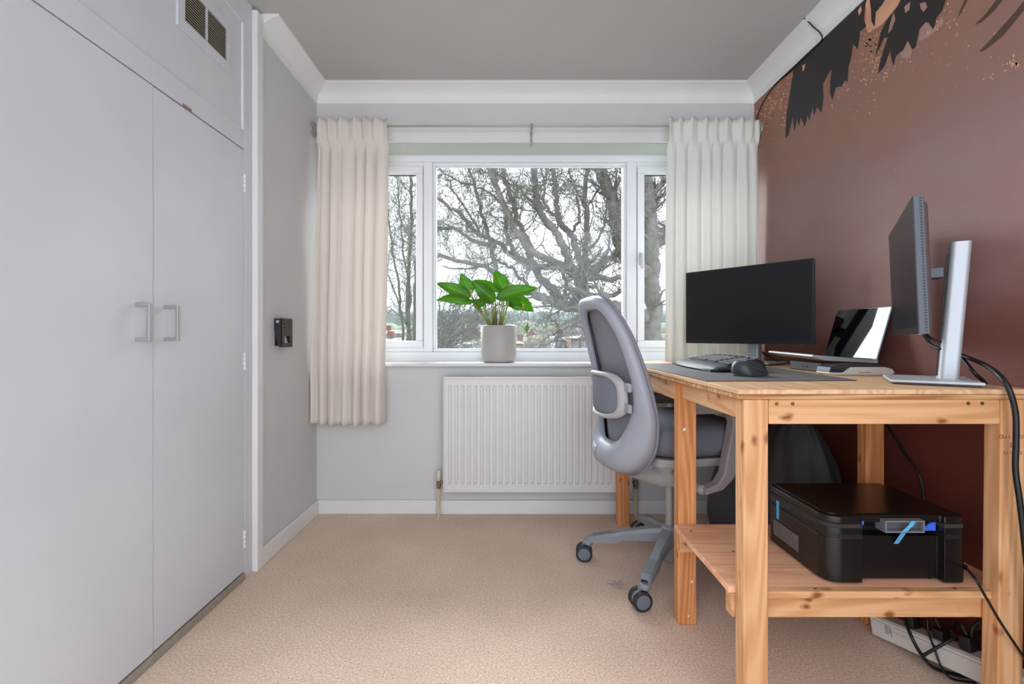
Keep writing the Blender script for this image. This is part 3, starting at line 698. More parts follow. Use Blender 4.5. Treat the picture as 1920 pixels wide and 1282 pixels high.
# low black device behind the keyboard
dv = thing('desk_gadget', 'low black rounded gadget with a silver strip, behind the keyboard under the monitor', 'device', (1.02, 2.26, TOP+0.0035), math.radians(-12))
dv.location.z = TOP+0.0005+0.003
prof = [(-0.062, 0.0), (-0.060, 0.016), (-0.045, 0.030), (-0.02, 0.039), (0.01, 0.041), (0.04, 0.036), (0.058, 0.024), (0.062, 0.0)]
MB().prism(prof, lambda x, z: (x, -0.03, z), lambda x, z: (x, 0.035, z)).build('shell', M_blackg, dv, bevel=0.006, seg=3, local=True)
MB().box(0.002, 0.040, -0.033, -0.0295, 0.018, 0.024).build('silver_strip', M_silver, dv, local=True)

# monitor builder: local frame x along screen width, y pointing away from the viewer (back), z up from desk
def monitor(name, label, cen, d, wv, hv, zc, colx, coly, colh, base, lean, tilt=0.0, btn=None, armz=1.18, basez=TOP+0.0005):
    d = Vector((d[0], d[1], 0)).normalized(); ang = math.atan2(d.y, d.x)
    t = thing(name, label, 'monitor', (cen[0], cen[1], basez), ang)
    zc -= basez
    R = Matrix.Translation((0, 0, zc)) @ Matrix.Rotation(-tilt, 4, 'X')
    hw, hh = wv/2, hv/2
    scr = MB(); scr.box(-hw, hw, 0, 0.020, -hh, hh, R)
    hs = scr.build('housing', [M_gun], t, bevel=0.0015, local=True)
    MB().box(-hw+0.001, hw-0.001, -0.0012, 0.0005, -hh+0.001, hh-0.001, R).build('bezel', M_black, t, local=True)
    MB().box(-hw+0.007, hw-0.007, -0.0016, 0.0, -hh+0.018, hh-0.007, R).build('screen', M_screen, t, local=True)
    # bulged rear shell
    q = MB(); o1 = rrect(wv*0.98, hv*0.97, 0.01, 3); o2 = rrect(wv*0.62, hv*0.55, 0.03, 3)
    q.prism(o1, lambda a, c: R @ Vector((a, 0.019, c)), lambda a, c: R @ Vector((a*0.94, 0.030, c*0.93)))
    q.prism(o2, lambda a, c: R @ Vector((a, 0.029, c)), lambda a, c: R @ Vector((a*0.88, 0.044, c*0.85)))
    q.build('rear_shell', mat('rear_shell', (110, 98, 100), 0.45), t, bevel=0.003, local=True)
    # vent dots along both side edges
    for sx in (-1, 1):
        q = MB(); n_ = 46
        for i in range(n_):
            z = -hh+0.008+i*(hv-0.016)/(n_-1)
            q.box(sx*hw-0.0004 if sx > 0 else sx*hw-0.0006, sx*hw+0.0006 if sx > 0 else sx*hw+0.0004, 0.0115, 0.0165, z-0.0022, z+0.0022, R)
        q.build('vent_slots', M_black, hs, local=True)
    # arm, column, base
    az = armz-basez
    MB().box(-0.035+colx, 0.035+colx, 0.040, coly+0.01, az-0.014, az+0.014).build('arm', M_gun, t, bevel=0.002, local=True)
    cw, cd = 0.058, 0.044
    cpts = rrect(cw, cd, 0.012, 4)
    q = MB(); lx, ly = lean
    q.prism(cpts, lambda a, c: (colx+a, coly+cd/2+c, 0.006), lambda a, c: (colx+a+lx, coly+cd/2+c+ly, colh-basez))
    cob = q.build('stand_column', M_silver, t, bevel=0.001, local=True)
    if lean[1]: MB().prism([(-0.004, 0), (0.004, 0), (0.004, 0.004), (-0.004, 0.004)], lambda a, c: (colx+a+0.05*lx, coly+c-0.003+0.05*ly, 0.02), lambda a, c: (colx+a+0.9*lx, coly+c-0.003+0.9*ly, (colh-basez)*0.93)).build('column_slot', M_black, cob, local=True)
    bx0, bx1, by0, by1 = base
    bt = MB().prism([(bx0, by0), (bx1, by0), (bx1, by1), (bx0, by1)], lambda a, c: (a, c, 0.005), lambda a, c: (a, c, 0.013)).build('stand_base', M_silver, t, bevel=0.002, local=True)
    MB().box(bx0+0.006, bx1-0.006, by0+0.006, by1-0.006, 0.0, 0.0052).build('base_pad', M_blackg, bt, local=True)
    MB().box(hw-0.05, hw-0.044, 0.004, 0.009, -hh-0.0015, -hh+0.001, R).build('power_button', M_silver, hs, local=True)
    return t
A1 = Vector((0.916, 2.475)); B1 = Vector((1.27, 1.998)); c1 = (A1+B1)/2
monitor('monitor', 'wide black monitor on a silver stand at the window end of the desk', c1, B1-A1, 0.594, 0.362, 1.145, 0.0, 0.085, 1.20, (-0.10, 0.115, 0.0, 0.185), (0, 0), armz=1.14)
f_ = 0.965
A2 = Vector((1.045, 1.230))*f_; B2 = Vector((1.372, 1.720))*f_; c2 = (A2+B2)/2
m2 = monitor('monitor', 'black monitor seen edge-on on a tall silver stand at the near end of the desk', c2, A2-B2, (B2-A2).length, 0.343, EYE+0.183*f_, 0.012, 0.077, 1.262, (-0.085, 0.137, -0.038, 0.154), (0.00, 0.027), tilt=-0.035, armz=1.178)

# laptop
lp = thing('laptop', 'open silver laptop with glossy black screen against the mural wall', 'laptop', (1.315, 1.86, 0.912))
lY0, lY1 = 1.715, 2.005
def lpt(x, y, z): return Vector((x, y, z))
b = MB()
pr = [(1.085, 0.930), (1.090, 0.936), (1.322, 0.917), (1.322, 0.905), (1.13, 0.916)]
def lapz(y): return (y-lY0)/(lY1-lY0)*0.006
b.prism(pr, lambda x, z: (x, lY0, z-0.003), lambda x, z: (x, lY1, z+0.003))
b.build('base', M_silver, lp, bevel=0.0015)
MB().poly([(1.10, lY0+0.008, 0.9328), (1.305, lY0+0.008, 0.9160), (1.305, lY1-0.008, 0.9225), (1.10, lY1-0.008, 0.9388)]).build('keyboard_deck', M_black, lp, solid=0.001)
sx0, sz0, sx1, sz1 = 1.318, 0.915, 1.374, 1.108
n_ = Vector((-(sz1-sz0), 0, (sx1-sx0))).normalized()
b = MB(); q0 = Vector((sx0, lY0, sz0)); 
b.prism([(0, 0), (1, 0), (1, 1), (0, 1)], lambda u, v: Vector((sx0+(sx1-sx0)*v, lY0+(lY1-lY0)*u, sz0+(sz1-sz0)*v)), lambda u, v: Vector((sx0+(sx1-sx0)*v, lY0+(lY1-lY0)*u, sz0+(sz1-sz0)*v))-n_*0.006)
b.build('lid', mat('lid_dark', (60, 58, 72), 0.35, 0.5), lp, bevel=0.001)
b = MB(); b.prism([(0.015, 0.02), (0.985, 0.02), (0.985, 0.98), (0.015, 0.98)], lambda u, v: Vector((sx0+(sx1-sx0)*v, lY0+(lY1-lY0)*u, sz0+(sz1-sz0)*v))+n_*0.001, lambda u, v: Vector((sx0+(sx1-sx0)*v, lY0+(lY1-lY0)*u, sz0+(sz1-sz0)*v)))
b.build('screen', M_gloss, lp)
MB().cyl((1.320, lY0+0.03, 0.914), (1.320, lY1-0.03, 0.916), 0.005, 10).build('hinge', M_gun, lp)
# dock under laptop
dk = thing('laptop_dock', 'grey rectangular docking box propping up the laptop', 'docking station', (1.2, 1.85, TOP+0.0005))
b = MB().box(1.150, 1.212, 1.765, 1.960, TOP+0.001, TOP+0.034).build('case', mat('dock_grey', (86, 88, 96), 0.45), dk, bevel=0.003)
for y in (1.85, 1.872): MB().cyl((1.1505, y, TOP+0.016), (1.1492, y, TOP+0.016), 0.0035, 10).build('port', M_blackg, dk)
# black and cream hub
hb = thing('desktop_hub', 'cream and black low curved hub on the desk below the laptop screen', 'hub', (1.21, 1.67, TOP+0.0005))
T_ = TOP+0.0006
lo_ = [(1.095, T_+0.004), (1.10, T_), (1.30, T_), (1.318, T_+0.006), (1.310, T_+0.020), (1.285, T_+0.027), (1.165, T_+0.027), (1.140, T_+0.008), (1.095, T_+0.009)]
up_ = [(1.095, T_+0.0092), (1.140, T_+0.0082), (1.165, T_+0.0272), (1.285, T_+0.0272), (1.302, T_+0.024), (1.28, T_+0.033), (1.21, T_+0.037), (1.13, T_+0.035), (1.100, T_+0.026)]
MB().prism(lo_, lambda x, z: (x, 1.635, z), lambda x, z: (x+0.0, 1.708, z)).build('cream_shell', M_white, hb, bevel=0.002)
MB().prism(up_, lambda x, z: (x, 1.637, z), lambda x, z: (x, 1.708, z)).build('black_top', mat('hub_black', (52, 52, 58), 0.5), hb, bevel=0.002)
q = MB()
for i in range(7): q.box(1.195+i*0.006, 1.198+i*0.006, 1.6343, 1.6352, T_+0.007, T_+0.010)
q.build('slots', M_ink, hb)
q = MB()
for x in (1.104, 1.116, 1.128): q.box(x, x+0.006, 1.6362, 1.6372, T_+0.013, T_+0.019)
q.build('ports', M_blackg, hb)

# ------------------------------------------------------------------ cables
def cable(name, label, pts, r, group=None, n=10):
    o = MB().tube(smoothpath(pts, n), r, 8).build(name, M_cable, None, smooth=True)
    return tag(o, label, 'cable', group)
cable('monitor_cable', 'thick black cable arching over the near desk end and down its leg', [P(1788, 660, 1.415), P(1806, 667, 1.38), P(1845, 683, 1.28), P(1872, 702, 1.21), P(1892, 730, 1.18), P(1904, 775, 1.175), P(1905, 830, 1.175), P(1904, 880, 1.175), P(1912, 940, 1.17), P(1920, 1010, 1.17), (1.275, 1.172, 0.34), (1.285, 1.175, 0.15), (1.30, 1.165, 0.02), (1.33, 1.12, 0.008), (1.34, 1.0, 0.008)], 0.0062)
cable('monitor_cable', 'black cable dropping behind the desk top from the near monitor stand', [P(1792, 655, 1.41), P(1808, 676, 1.37), P(1828, 700, 1.335), P(1848, 722, 1.345), (1.352, 1.36, 0.80), (1.355, 1.38, 0.77)], 0.005)
cable('monitor_cable', 'upper of two short black leads between the near monitor and its stand', [P(1737, 627, 1.36), P(1748, 636, 1.34), P(1763, 641, 1.30)], 0.0035)
cable('monitor_cable', 'lower of two short black leads between the near monitor and its stand', [P(1733, 628, 1.36), P(1745, 645, 1.34), P(1762, 654, 1.30)], 0.0038)
cable('monitor_cable', 'black lead running from the window-end monitor stand down to the desk', [P(1422, 655, 2.36), P(1432, 662, 2.30), P(1442, 668, 2.29), P(1450, 673, 2.28), (1.30, 2.27, TOP+0.006), (1.345, 2.33, TOP+0.0), (1.35, 2.34, 0.80)], 0.005)
cable('coving_cable', 'thin black cable crossing the cornice and following it to the corner', [(1.300, 2.11, 2.396), (1.318, 2.115, 2.390), (1.348, 2.12, 2.365), (1.3745, 2.115, 2.335), (1.3845, 2.12, 2.306), (1.385, 2.2, 2.305), (1.385, 2.35, 2.305), (1.385, 2.50, 2.303), (1.383, 2.60, 2.27), (1.381, 2.668, 2.21), (1.380, 2.69, 2.12)], 0.0028)
cable('under_desk_cable', 'black cable hanging down the mural behind the printer', [P(1655, 780, 1.76), P(1664, 798, 1.735), P(1680, 822, 1.70), P(1697, 850, 1.66), P(1718, 880, 1.61), P(1728, 905, 1.59), P(1732, 935, 1.585), P(1730, 990, 1.58)], 0.004)
cable('printer_cable', 'thin black printer lead trailing from the shelf past the front leg', [P(1797, 1058, 1.285), P(1812, 1066, 1.26), P(1828, 1084, 1.195), P(1846, 1115, 1.19), P(1872, 1160, 1.185), P(1898, 1200, 1.18), P(1925, 1240, 1.20)], 0.003)

# power strip and its cables
e0 = Vector((1.245, 1.605, 0.0)); e1 = Vector((1.362, 1.185, 0.062))
ax = (e1-e0).normalized(); L_ = (e1-e0).length; up_v = Vector((0, 0, 1)); side = ax.cross(up_v).normalized(); upv = side.cross(ax)
MM = Matrix((( ax.x, side.x, upv.x, e0.x), (ax.y, side.y, upv.y, e0.y), (ax.z, side.z, upv.z, e0.z), (0, 0, 0, 1)))
ps = thing('power_strip', 'long white power strip box leaning on the floor under the desk', 'power strip', tuple(e0))
# side may point either way; keep the body on the wall side
sgn = 1 if side.x > 0 else -1
ya, yb = (0.0, 0.055) if sgn > 0 else (-0.055, 0.0)
shift = Vector((-0.03, 0, 0.004))
M2 = Matrix.Translation(shift) @ MM
MB().box(0, L_, ya, yb, 0, 0.062, M2).build('housing', M_white, ps, bevel=0.004)
fy = -sgn*0.0008
yin, yo = (0.004, 0.051) if sgn > 0 else (-0.051, -0.004)
MB().box(0.01, L_-0.01, yin, yo, 0.0622, 0.066, M2).build('top_plate', mat('strip_top', (200, 194, 186), 0.4), ps, bevel=0.001)
MB().box(0.012, L_, -0.0008 if sgn > 0 else 0.0, 0.0 if sgn > 0 else 0.0008, 0.052, 0.0535, M2).build('seam', M_print, ps)
q = MB()
for i, (a, z0, z1) in enumerate(((0.05, 0.022, 0.05), (0.056, 0.022, 0.05), (0.062, 0.03, 0.05), (0.067, 0.02, 0.046))):
    q.box(a, a+0.0035, -0.0009 if sgn > 0 else 0, 0 if sgn > 0 else 0.0009, z0, z1, M2)
q.build('rating_mark', M_print, ps)
tM = M2 @ Matrix.Translation((0.10, fy*1.2, 0.036)) @ Matrix.Rotation(PI/2, 4, 'X')
text_mesh('13 A\u2014OUTL', 0.009, tM, 'printed_text', M_print, ps)
for i, (a, hgt) in enumerate(((0.12, 0.035), (0.20, 0.03), (0.27, 0.04))):
    pl = thing('mains_plug', ['black plug at the far end of the white power strip', 'black plug in the middle of the white power strip', 'black plug nearest the front leg on the power strip'][i], 'plug', tuple(M2 @ Vector((a, (ya+yb)/2, 0.0675))), group=None)
    ym = (ya+yb)/2
    MB().box(a-0.015, a+0.015, ym-0.018, ym+0.018, 0.0665, 0.0665+hgt, M2).build('plug_body', M_black, pl, bevel=0.004)
    MB().cyl(M2 @ Vector((a, ym, 0.0665+hgt)), M2 @ Vector((a-0.01, ym, 0.09+hgt)), 0.004, 8).build('cord_grip', M_black, pl)
cable('floor_cable', 'black cable looping from under the shelf down in front of the power strip', [P(1697, 1150, 1.50), P(1700, 1170, 1.47), P(1712, 1200, 1.44), P(1730, 1230, 1.43), P(1752, 1252, 1.42), P(1790, 1264, 1.41), P(1830, 1270, 1.40)], 0.005)
cable('floor_cable', 'black cable crossing the power strip up to the right leg', [P(1732, 1228, 1.42), P(1760, 1212, 1.40), P(1790, 1196, 1.39), P(1830, 1186, 1.40), P(1860, 1180, 1.42)], 0.0045)
cable('floor_cable', 'thin black wire curling over the power strip onto the carpet', [P(1739, 1160, 1.46), P(1741, 1185, 1.45), P(1752, 1215, 1.42), P(1765, 1250, 1.40), P(1785, 1272, 1.39), P(1830, 1280, 1.38)], 0.003)
cable('floor_cable', 'black cable looping behind the front right leg', [P(1838, 1165, 1.36), P(1825, 1175, 1.36), P(1822, 1200, 1.36), P(1830, 1222, 1.36), P(1850, 1235, 1.36)], 0.004)
cable('floor_cable', 'tangle of black cable between front leg and mural near the floor', [P(1900, 1190, 1.30), P(1912, 1215, 1.30), P(1908, 1235, 1.29), P(1925, 1225, 1.30)], 0.005)
cable('floor_cable', 'black lead drooping over the top of the power strip plugs', [P(1760, 1150, 1.52), P(1758, 1175, 1.50), P(1768, 1190, 1.48), P(1785, 1180, 1.46), P(1800, 1160, 1.5)], 0.004)

# ------------------------------------------------------------------ printer
prn = thing('printer', 'black multifunction printer with blue packing tape on the lower shelf', 'printer', (1.02, 1.39, 0.3505))
Z_ = 0.3512
X0, X1, YF_, YK = 0.832, 1.203, 1.256, 1.545
def outline(inset=0.0, notch=0.022, xn0=0.927, xn1=1.142):
    r = 0.042; pts = []
    def arc(cx, cy, a0, r_=r):
        for i in range(7):
            a = a0+PI/2*i/6; pts.append((cx+(r_-inset)*math.cos(a), cy+(r_-inset)*math.sin(a)))
    arc(X0+r, YF_+r, PI)
    if notch > 0: pts.extend([(xn0, YF_+inset), (xn0, YF_+notch), (xn1, YF_+notch), (xn1, YF_+inset)])
    arc(X1-0.02, YF_+0.02, 1.5*PI, 0.02+0)
    arc(X1-0.03, YK-0.03, 0, 0.03); arc(X0+0.03, YK-0.03, PI/2, 0.03)
    return pts
ol = outline()
MB().prism(ol, lambda x, y: (x, y, Z_+0.004), lambda x, y: (x, y, Z_+0.118)).build('lower_body', M_blackg, prn, bevel=0.0015)
MB().prism(outline(0.001, notch=0.060), lambda x, y: (x, y, Z_+0.1165), lambda x, y: (x, y, Z_+0.1285)).build('paper_slot', mat('slot_black', (8, 8, 8), 0.6), prn)
MB().prism(outline(0.001, notch=0.062), lambda x, y: (x, y, Z_+0.146), lambda x, y: (x, y, Z_+0.156)).build('lid_seam', M_dark, prn)
b = MB()
b.prism(outline(0, notch=0.06), lambda x, y: (x, y, Z_+0.1285), lambda x, y: (x, y, Z_+0.1458)).build('middle_body', M_blackg, prn, bevel=0.001)
b = MB().prism(outline(0, notch=0.012), lambda x, y: (x, y, Z_+0.156), lambda x, y: (x, y, Z_+0.176))
b.build('scanner_lid', M_blackg, prn, bevel=0.004, seg=3)
MB().prism(outline(0.014, notch=0.0), lambda x, y: (x, y+0.006, Z_+0.1755), lambda x, y: (x, y+0.006, Z_+0.1785)).build('lid_panel', mat('lid_gloss', (16, 13, 13), 0.22), prn, bevel=0.001)
hn = ring(0.982, 1.086, Z_+0.136, Z_+0.168, 0.005, YF_-0.006, YF_+0.03).build('latch_frame', mat('latch_grey', (112, 112, 116), 0.4), prn, bevel=0.001)
MB().box(0.986, 1.082, YF_+0.012, YF_+0.016, Z_+0.140, Z_+0.164).build('latch_back', mat('latch_inner', (92, 92, 96), 0.5), hn)
# tape as a thin bent strip
def strip(pts, wv, name, m, par):
    q = MB(); q.grid(lambda i, j: Vector(pts[i])+Vector(((j-0.5)*wv, 0, 0)), len(pts), 2); return q.build(name, m, par, solid=0.0006)
tz = lambda px, py, Y: tuple(P(px, py, Y))
strip([tz(1714, 974, YF_+0.004), tz(1713, 977, YF_-0.0075), tz(1708, 985, YF_-0.0075), tz(1696, 996, YF_-0.0075), tz(1690, 1005, YF_+0.004), tz(1680, 1019, YF_+0.0205)], 0.013, 'packing_tape', M_blue, prn)
MB().poly([(X0-0.0006, 1.488, Z_+0.141), (X0-0.0006, 1.474, Z_+0.141), (X0-0.0006, 1.474, Z_+0.085), (X0-0.0006, 1.488, Z_+0.085)]).build('packing_tape', M_blue, prn, solid=0.0004)
q = MB().prism([(1.100, Z_+0.131), (1.138, Z_+0.131), (1.138, Z_+0.156), (1.122, Z_+0.150)], lambda x, z: (x, YF_+0.022, z), lambda x, z: (x, YF_+0.026, z)); q.build('blue_insert', M_blue2, prn)
MB().prism([(0.928, Z_+0.157), (0.938, Z_+0.150), (0.938, Z_+0.162)], lambda x, z: (x, YF_+0.01, z), lambda x, z: (x, YF_+0.014, z)).build('blue_insert', M_blue2, prn)
MB().box(1.120, 1.122, YF_+0.018, YF_+0.0225, Z_+0.004, Z_+0.118).build('tray_edge', M_black, prn)
q = MB()
for r_ in range(9):
    z = Z_+0.072-r_*0.0052; y = 1.375; rr = random.Random(r_)
    while y < 1.505:
        wv = rr.uniform(0.004, 0.014); q.poly([(X0-0.0007, y, z), (X0-0.0007, min(y+wv, 1.506), z), (X0-0.0007, min(y+wv, 1.506), z+0.0028), (X0-0.0007, y, z+0.0028)]); y += wv+0.002
q.build('rating_label', M_print, prn)
for (x, y) in ((0.87, 1.30), (1.17, 1.30), (0.87, 1.50), (1.17, 1.50)):
    MB().cyl((x, y, 0.3505), (x, y, Z_+0.0045), 0.01, 12).build('foot', M_black, prn)
MB().box(1.2, 1.222, 1.275, 1.295, Z_+0.028, Z_+0.040).build('plug_socket', M_black, prn, bevel=0.002)

# ------------------------------------------------------------------ bean bag
def bean_lobe(mb, c, rx, ry, h, seed, tilt=0.0):
    def fn(i, j):
        a = 2*PI*i/64; t = j/30
        ph = -PI/2+PI*t
        r = max(0.0, math.cos(ph))**0.62; z = (math.sin(ph)*0.5+0.5)
        lump = 1+0.07*math.sin(3*a+seed)+0.05*math.sin(7*a+seed*2+4*t)
        nn = noise.noise(Vector((math.cos(a)*1.8+seed, math.sin(a)*1.8, z*2.2)))*0.14+noise.noise(Vector((math.cos(a)*5, math.sin(a)*5+seed, z*5)))*0.05
        taper = 1-0.35*z**1.5
        R_ = r*lump*taper*(1+nn)
        zz = max(0.0, (z*1.06-0.05)*h*(1+0.4*nn*r))
        return (min(XR-0.02, c[0]+rx*R_*math.cos(a)+tilt*zz), c[1]+ry*R_*math.sin(a), max(0.002, zz))
    mb.grid(fn, 64, 31, closeu=True)
o = MB()
bean_lobe(o, (1.228, 2.04), 0.150, 0.235, 0.64, 1.3); bean_lobe(o, (1.17, 2.375), 0.19, 0.15, 0.5, 4.1)
tag(o.build('bean_bag', M_bean, None, smooth=True), 'charcoal fabric bean bag slumped on the floor under the desk', 'bean bag')

# ------------------------------------------------------------------ office chair
ch = thing('office_chair', 'light grey mesh office chair pushed up to the desk', 'office chair', (0.69, 2.055, 0), math.radians(11))
xe = [(0.44, -0.150), (0.5, -0.155), (0.6, -0.172), (0.7, -0.190), (0.85, -0.222), (1.0, -0.264), (1.17, -0.325)]
bl = [(0.44, 0.080), (0.55, 0.105), (0.66, 0.085), (0.8, 0.055), (1.0, 0.045), (1.17, 0.035)]
def xs_(s, z): return interp(xe, z)-interp(bl, z)*(1-min(1, (s/0.245)**2))
def back_outline(t, inset=0):
    # t in 0..1 round the outline; egg with flat-ish top
    a = 2*PI*t
    zc, hh = 0.80, 0.36-inset
    sn, cs = math.sin(a), math.cos(a)
    e = 0.55
    y = math.copysign(abs(cs)**e, cs); z = math.copysign(abs(sn)**e if sn > 0 else abs(sn)**0.75, sn)
    zz = zc+hh*z
    wdt = interp([(0.44, 0.215), (0.55, 0.240), (0.70, 0.243), (0.85, 0.230), (1.0, 0.212), (1.16, 0.190)], zz)-inset
    return (y*wdt, zz)
def inner_outline(t):
    a = 2*PI*t; sn, cs = math.sin(a), math.cos(a)
    y = math.copysign(abs(cs)**0.55, cs); z = math.copysign(abs(sn)**0.6, sn)
    zz = 0.838+0.272*z
    wdt = interp([(0.56, 0.118), (0.64, 0.140), (0.75, 0.176), (0.85, 0.182), (1.0, 0.168), (1.16, 0.145)], zz)
    return (y*wdt, zz)
NT = 96
def ffn(i, j):
    t = i/NT; o_ = back_outline(t); n_ = inner_outline(t); k = j/8
    s = o_[0]+(n_[0]-o_[0])*k; z = o_[1]+(n_[1]-o_[1])*k
    bump = 0.016*math.sin(PI*k)**0.7 if 0 < k < 1 else 0
    edge = 0.0
    if j == 8: edge = 0.010
    if j == 0: edge = 0.012
    low = max(0, (0.66-z)/0.2)
    return (xs_(s, z)-0.012-bump-0.055*low*math.sin(PI*min(1, k*1.05))**0.8*(1.0 if s*s < 0.02 else max(0.2, 1-(s*s-0.02)*20))+edge, s, z)
fr = MB().grid(ffn, NT, 9, closeu=True).build('back_frame', M_chair, ch, smooth=True, local=True, solid=0.008, off=0)
def mfn2(i, j):
    t = i/NT; o_ = back_outline(t, 0.002); k = j/14
    s = o_[0]*(1-k); z = 0.82+(o_[1]-0.82)*(1-k)
    return (xs_(s, z)+0.014, s, z)
MB().grid(mfn2, NT, 15, closeu=True).build('back_mesh', M_mesh, ch, smooth=True, local=True, solid=0.004)
MB().tube([Vector((xs_(*back_outline(i/NT))+0.008, back_outline(i/NT)[0], back_outline(i/NT)[1])) for i in range(NT)], 0.007, 8, closed=True).build('mesh_piping', M_mesh, ch, smooth=True, local=True)
# lumbar pad on the outside
LZ = 0.762
def lum(w_, h_, k=20):
    return [(math.copysign(abs(math.cos(2*PI*i/48))**0.5, math.cos(2*PI*i/48))*w_, LZ+math.copysign(abs(math.sin(2*PI*i/48))**0.62, math.sin(2*PI*i/48))*h_) for i in range(48)]
lo1 = lum(0.150, 0.094); lo2 = lum(0.124, 0.076)
def xl(s, z): return xs_(s, z)-0.058+0.9*s*s
q = MB()
def lfn(i, j):
    prof = [(0, 0.020), (0, 0.002), (0.3, -0.006), (0.7, -0.006), (1, 0.0), (1, 0.02)]
    k, dx = prof[j]; a, c = lo1[i]; d_, e_ = lo2[i]
    s = a+(d_-a)*k; z = c+(e_-c)*k; return (xl(s, z)+dx, s, z)
lb = MB().grid(lfn, 48, 6, closeu=True).build('lumbar_support', M_chair2, ch, smooth=True, local=True)
def lpf(i, j):
    k = j/6; a, c = lo2[i]; s = a*(1-k); z = LZ+(c-LZ)*(1-k); return (xl(s, z)-0.002+0.006*(0 if j == 0 else -1)*math.sin(PI/2*k)+(0.006 if j == 0 else 0), s, z)
MB().grid(lpf, 48, 7, closeu=True).build('lumbar_pad', mat('lumbar_fabric', (120, 124, 134), 0.9, var=0.06, vscale=400, bump=0.5, bscale=900), lb, smooth=True, local=True)
for s_ in (-1, 1):
    for dz in (-0.045, 0.035):
        MB().box(xl(0.15, LZ)+0.006, xl(0.15, LZ)+0.022, s_*0.165-0.022, s_*0.165+0.022, LZ+dz-0.012, LZ+dz+0.022).build('lumbar_bracket', M_chair, lb, bevel=0.004, local=True)
MB().grid(lambda i, j: Vector(ffn(73+i, 2+j))+Vector((-0.006, 0, 0)), 6, 5).build('back_cover_plate', M_chair2, ch, local=True, solid=0.003, smooth=True)
# spine from back to mechanism
MB().tube(smoothpath([(-0.235, 0, 0.53), (-0.20, 0, 0.475), (-0.13, 0, 0.435), (-0.05, 0, 0.405), (0.02, 0, 0.40)], 6), [0.05]*6+[0.045]*6+[0.042]*6+[0.045]*7, 14).build('spine', M_chair2, ch, smooth=True, local=True)
MB().cyl((-0.15, -0.10, 0.50), (-0.15, 0.10, 0.50), 0.038, 20).build('tilt_pivot', M_chair2, ch, bevel=0.004, local=True)
MB().lathe([(0.02, 0.365), (0.052, 0.37), (0.055, 0.40), (0.07, 0.43), (0.10, 0.47), (0.10, 0.50), (0.02, 0.51)], (0.0, 0, 0), 28).build('mechanism', M_chair2, ch, smooth=True, local=True)
# seat
def sfn(i, j):
    a = 2*PI*i/56; t = j/14; ph = -PI/2+PI*t
    cs, sn = math.cos(a), math.sin(a)
    px_ = math.copysign(abs(cs)**0.5, cs); py_ = math.copysign(abs(sn)**0.5, sn)
    r = abs(math.cos(ph))**0.35 if 0 < j < 14 else 0
    z = 0.592+0.075*math.copysign(abs(math.sin(ph))**0.8, math.sin(ph))
    x = 0.045+0.245*r*px_; y = 0.25*r*py_
    z -= 0.018*(r*px_)**3 if px_ > 0 else 0
    z += 0.010*(r*abs(py_))**2
    return (x, y, z)
MB().grid(sfn, 56, 15, closeu=True).build('seat', M_seat, ch, smooth=True, local=True)
MB().prism(rrect(0.40, 0.42, 0.06, 5, 0.05, 0), lambda x, y: (x, y*0.9, 0.488), lambda x, y: (x, y, 0.525)).build('seat_pan', M_chair2, ch, bevel=0.006, local=True)
MB().box(0.10, 0.20, -0.245, -0.20, 0.497, 0.528).build('adjust_lever', M_chair2, ch, bevel=0.006, local=True)
# armrests
def arm(sg, xoff, zoff, lab):
    y = sg*0.275
    pr_ = [(-0.07, 0.755), (0.165, 0.755), (0.180, 0.745), (0.176, 0.715), (0.115, 0.52), (0.095, 0.47), (0.05, 0.43), (-0.02, 0.415), (-0.02, 0.438), (0.03, 0.455), (0.055, 0.49), (0.062, 0.53), (0.092, 0.69), (0.085, 0.715), (0.065, 0.728), (-0.07, 0.728)]
    pts = [(x+xoff*(1 if z > 0.6 else z*0.3), z+zoff*(1 if z > 0.6 else 0.0)) for x, z in pr_]
    a_ = MB().prism(pts, lambda x, z: (x, y-0.022, z), lambda x, z: (x, y+0.022, z)).build('armrest', mat('arm_grey', (150, 140, 136), 0.5), ch, bevel=0.006, seg=3, local=True)
    MB().box(-0.085+xoff, 0.165+xoff, y-0.042, y+0.042, 0.752+zoff, 0.776+zoff).build('arm_pad', mat('pad_grey', (158, 156, 158), 0.6), a_, bevel=0.010, seg=3, local=True)
    MB().tube(smoothpath([(-0.02, y, 0.428), (-0.02, y*0.8, 0.428), (-0.02, y*0.3, 0.44)], 4), 0.018, 10).build('arm_bracket', M_chair2, a_, smooth=True, local=True)
arm(-1, 0.0, -0.015, '')
arm(1, 0.10, -0.055, '')
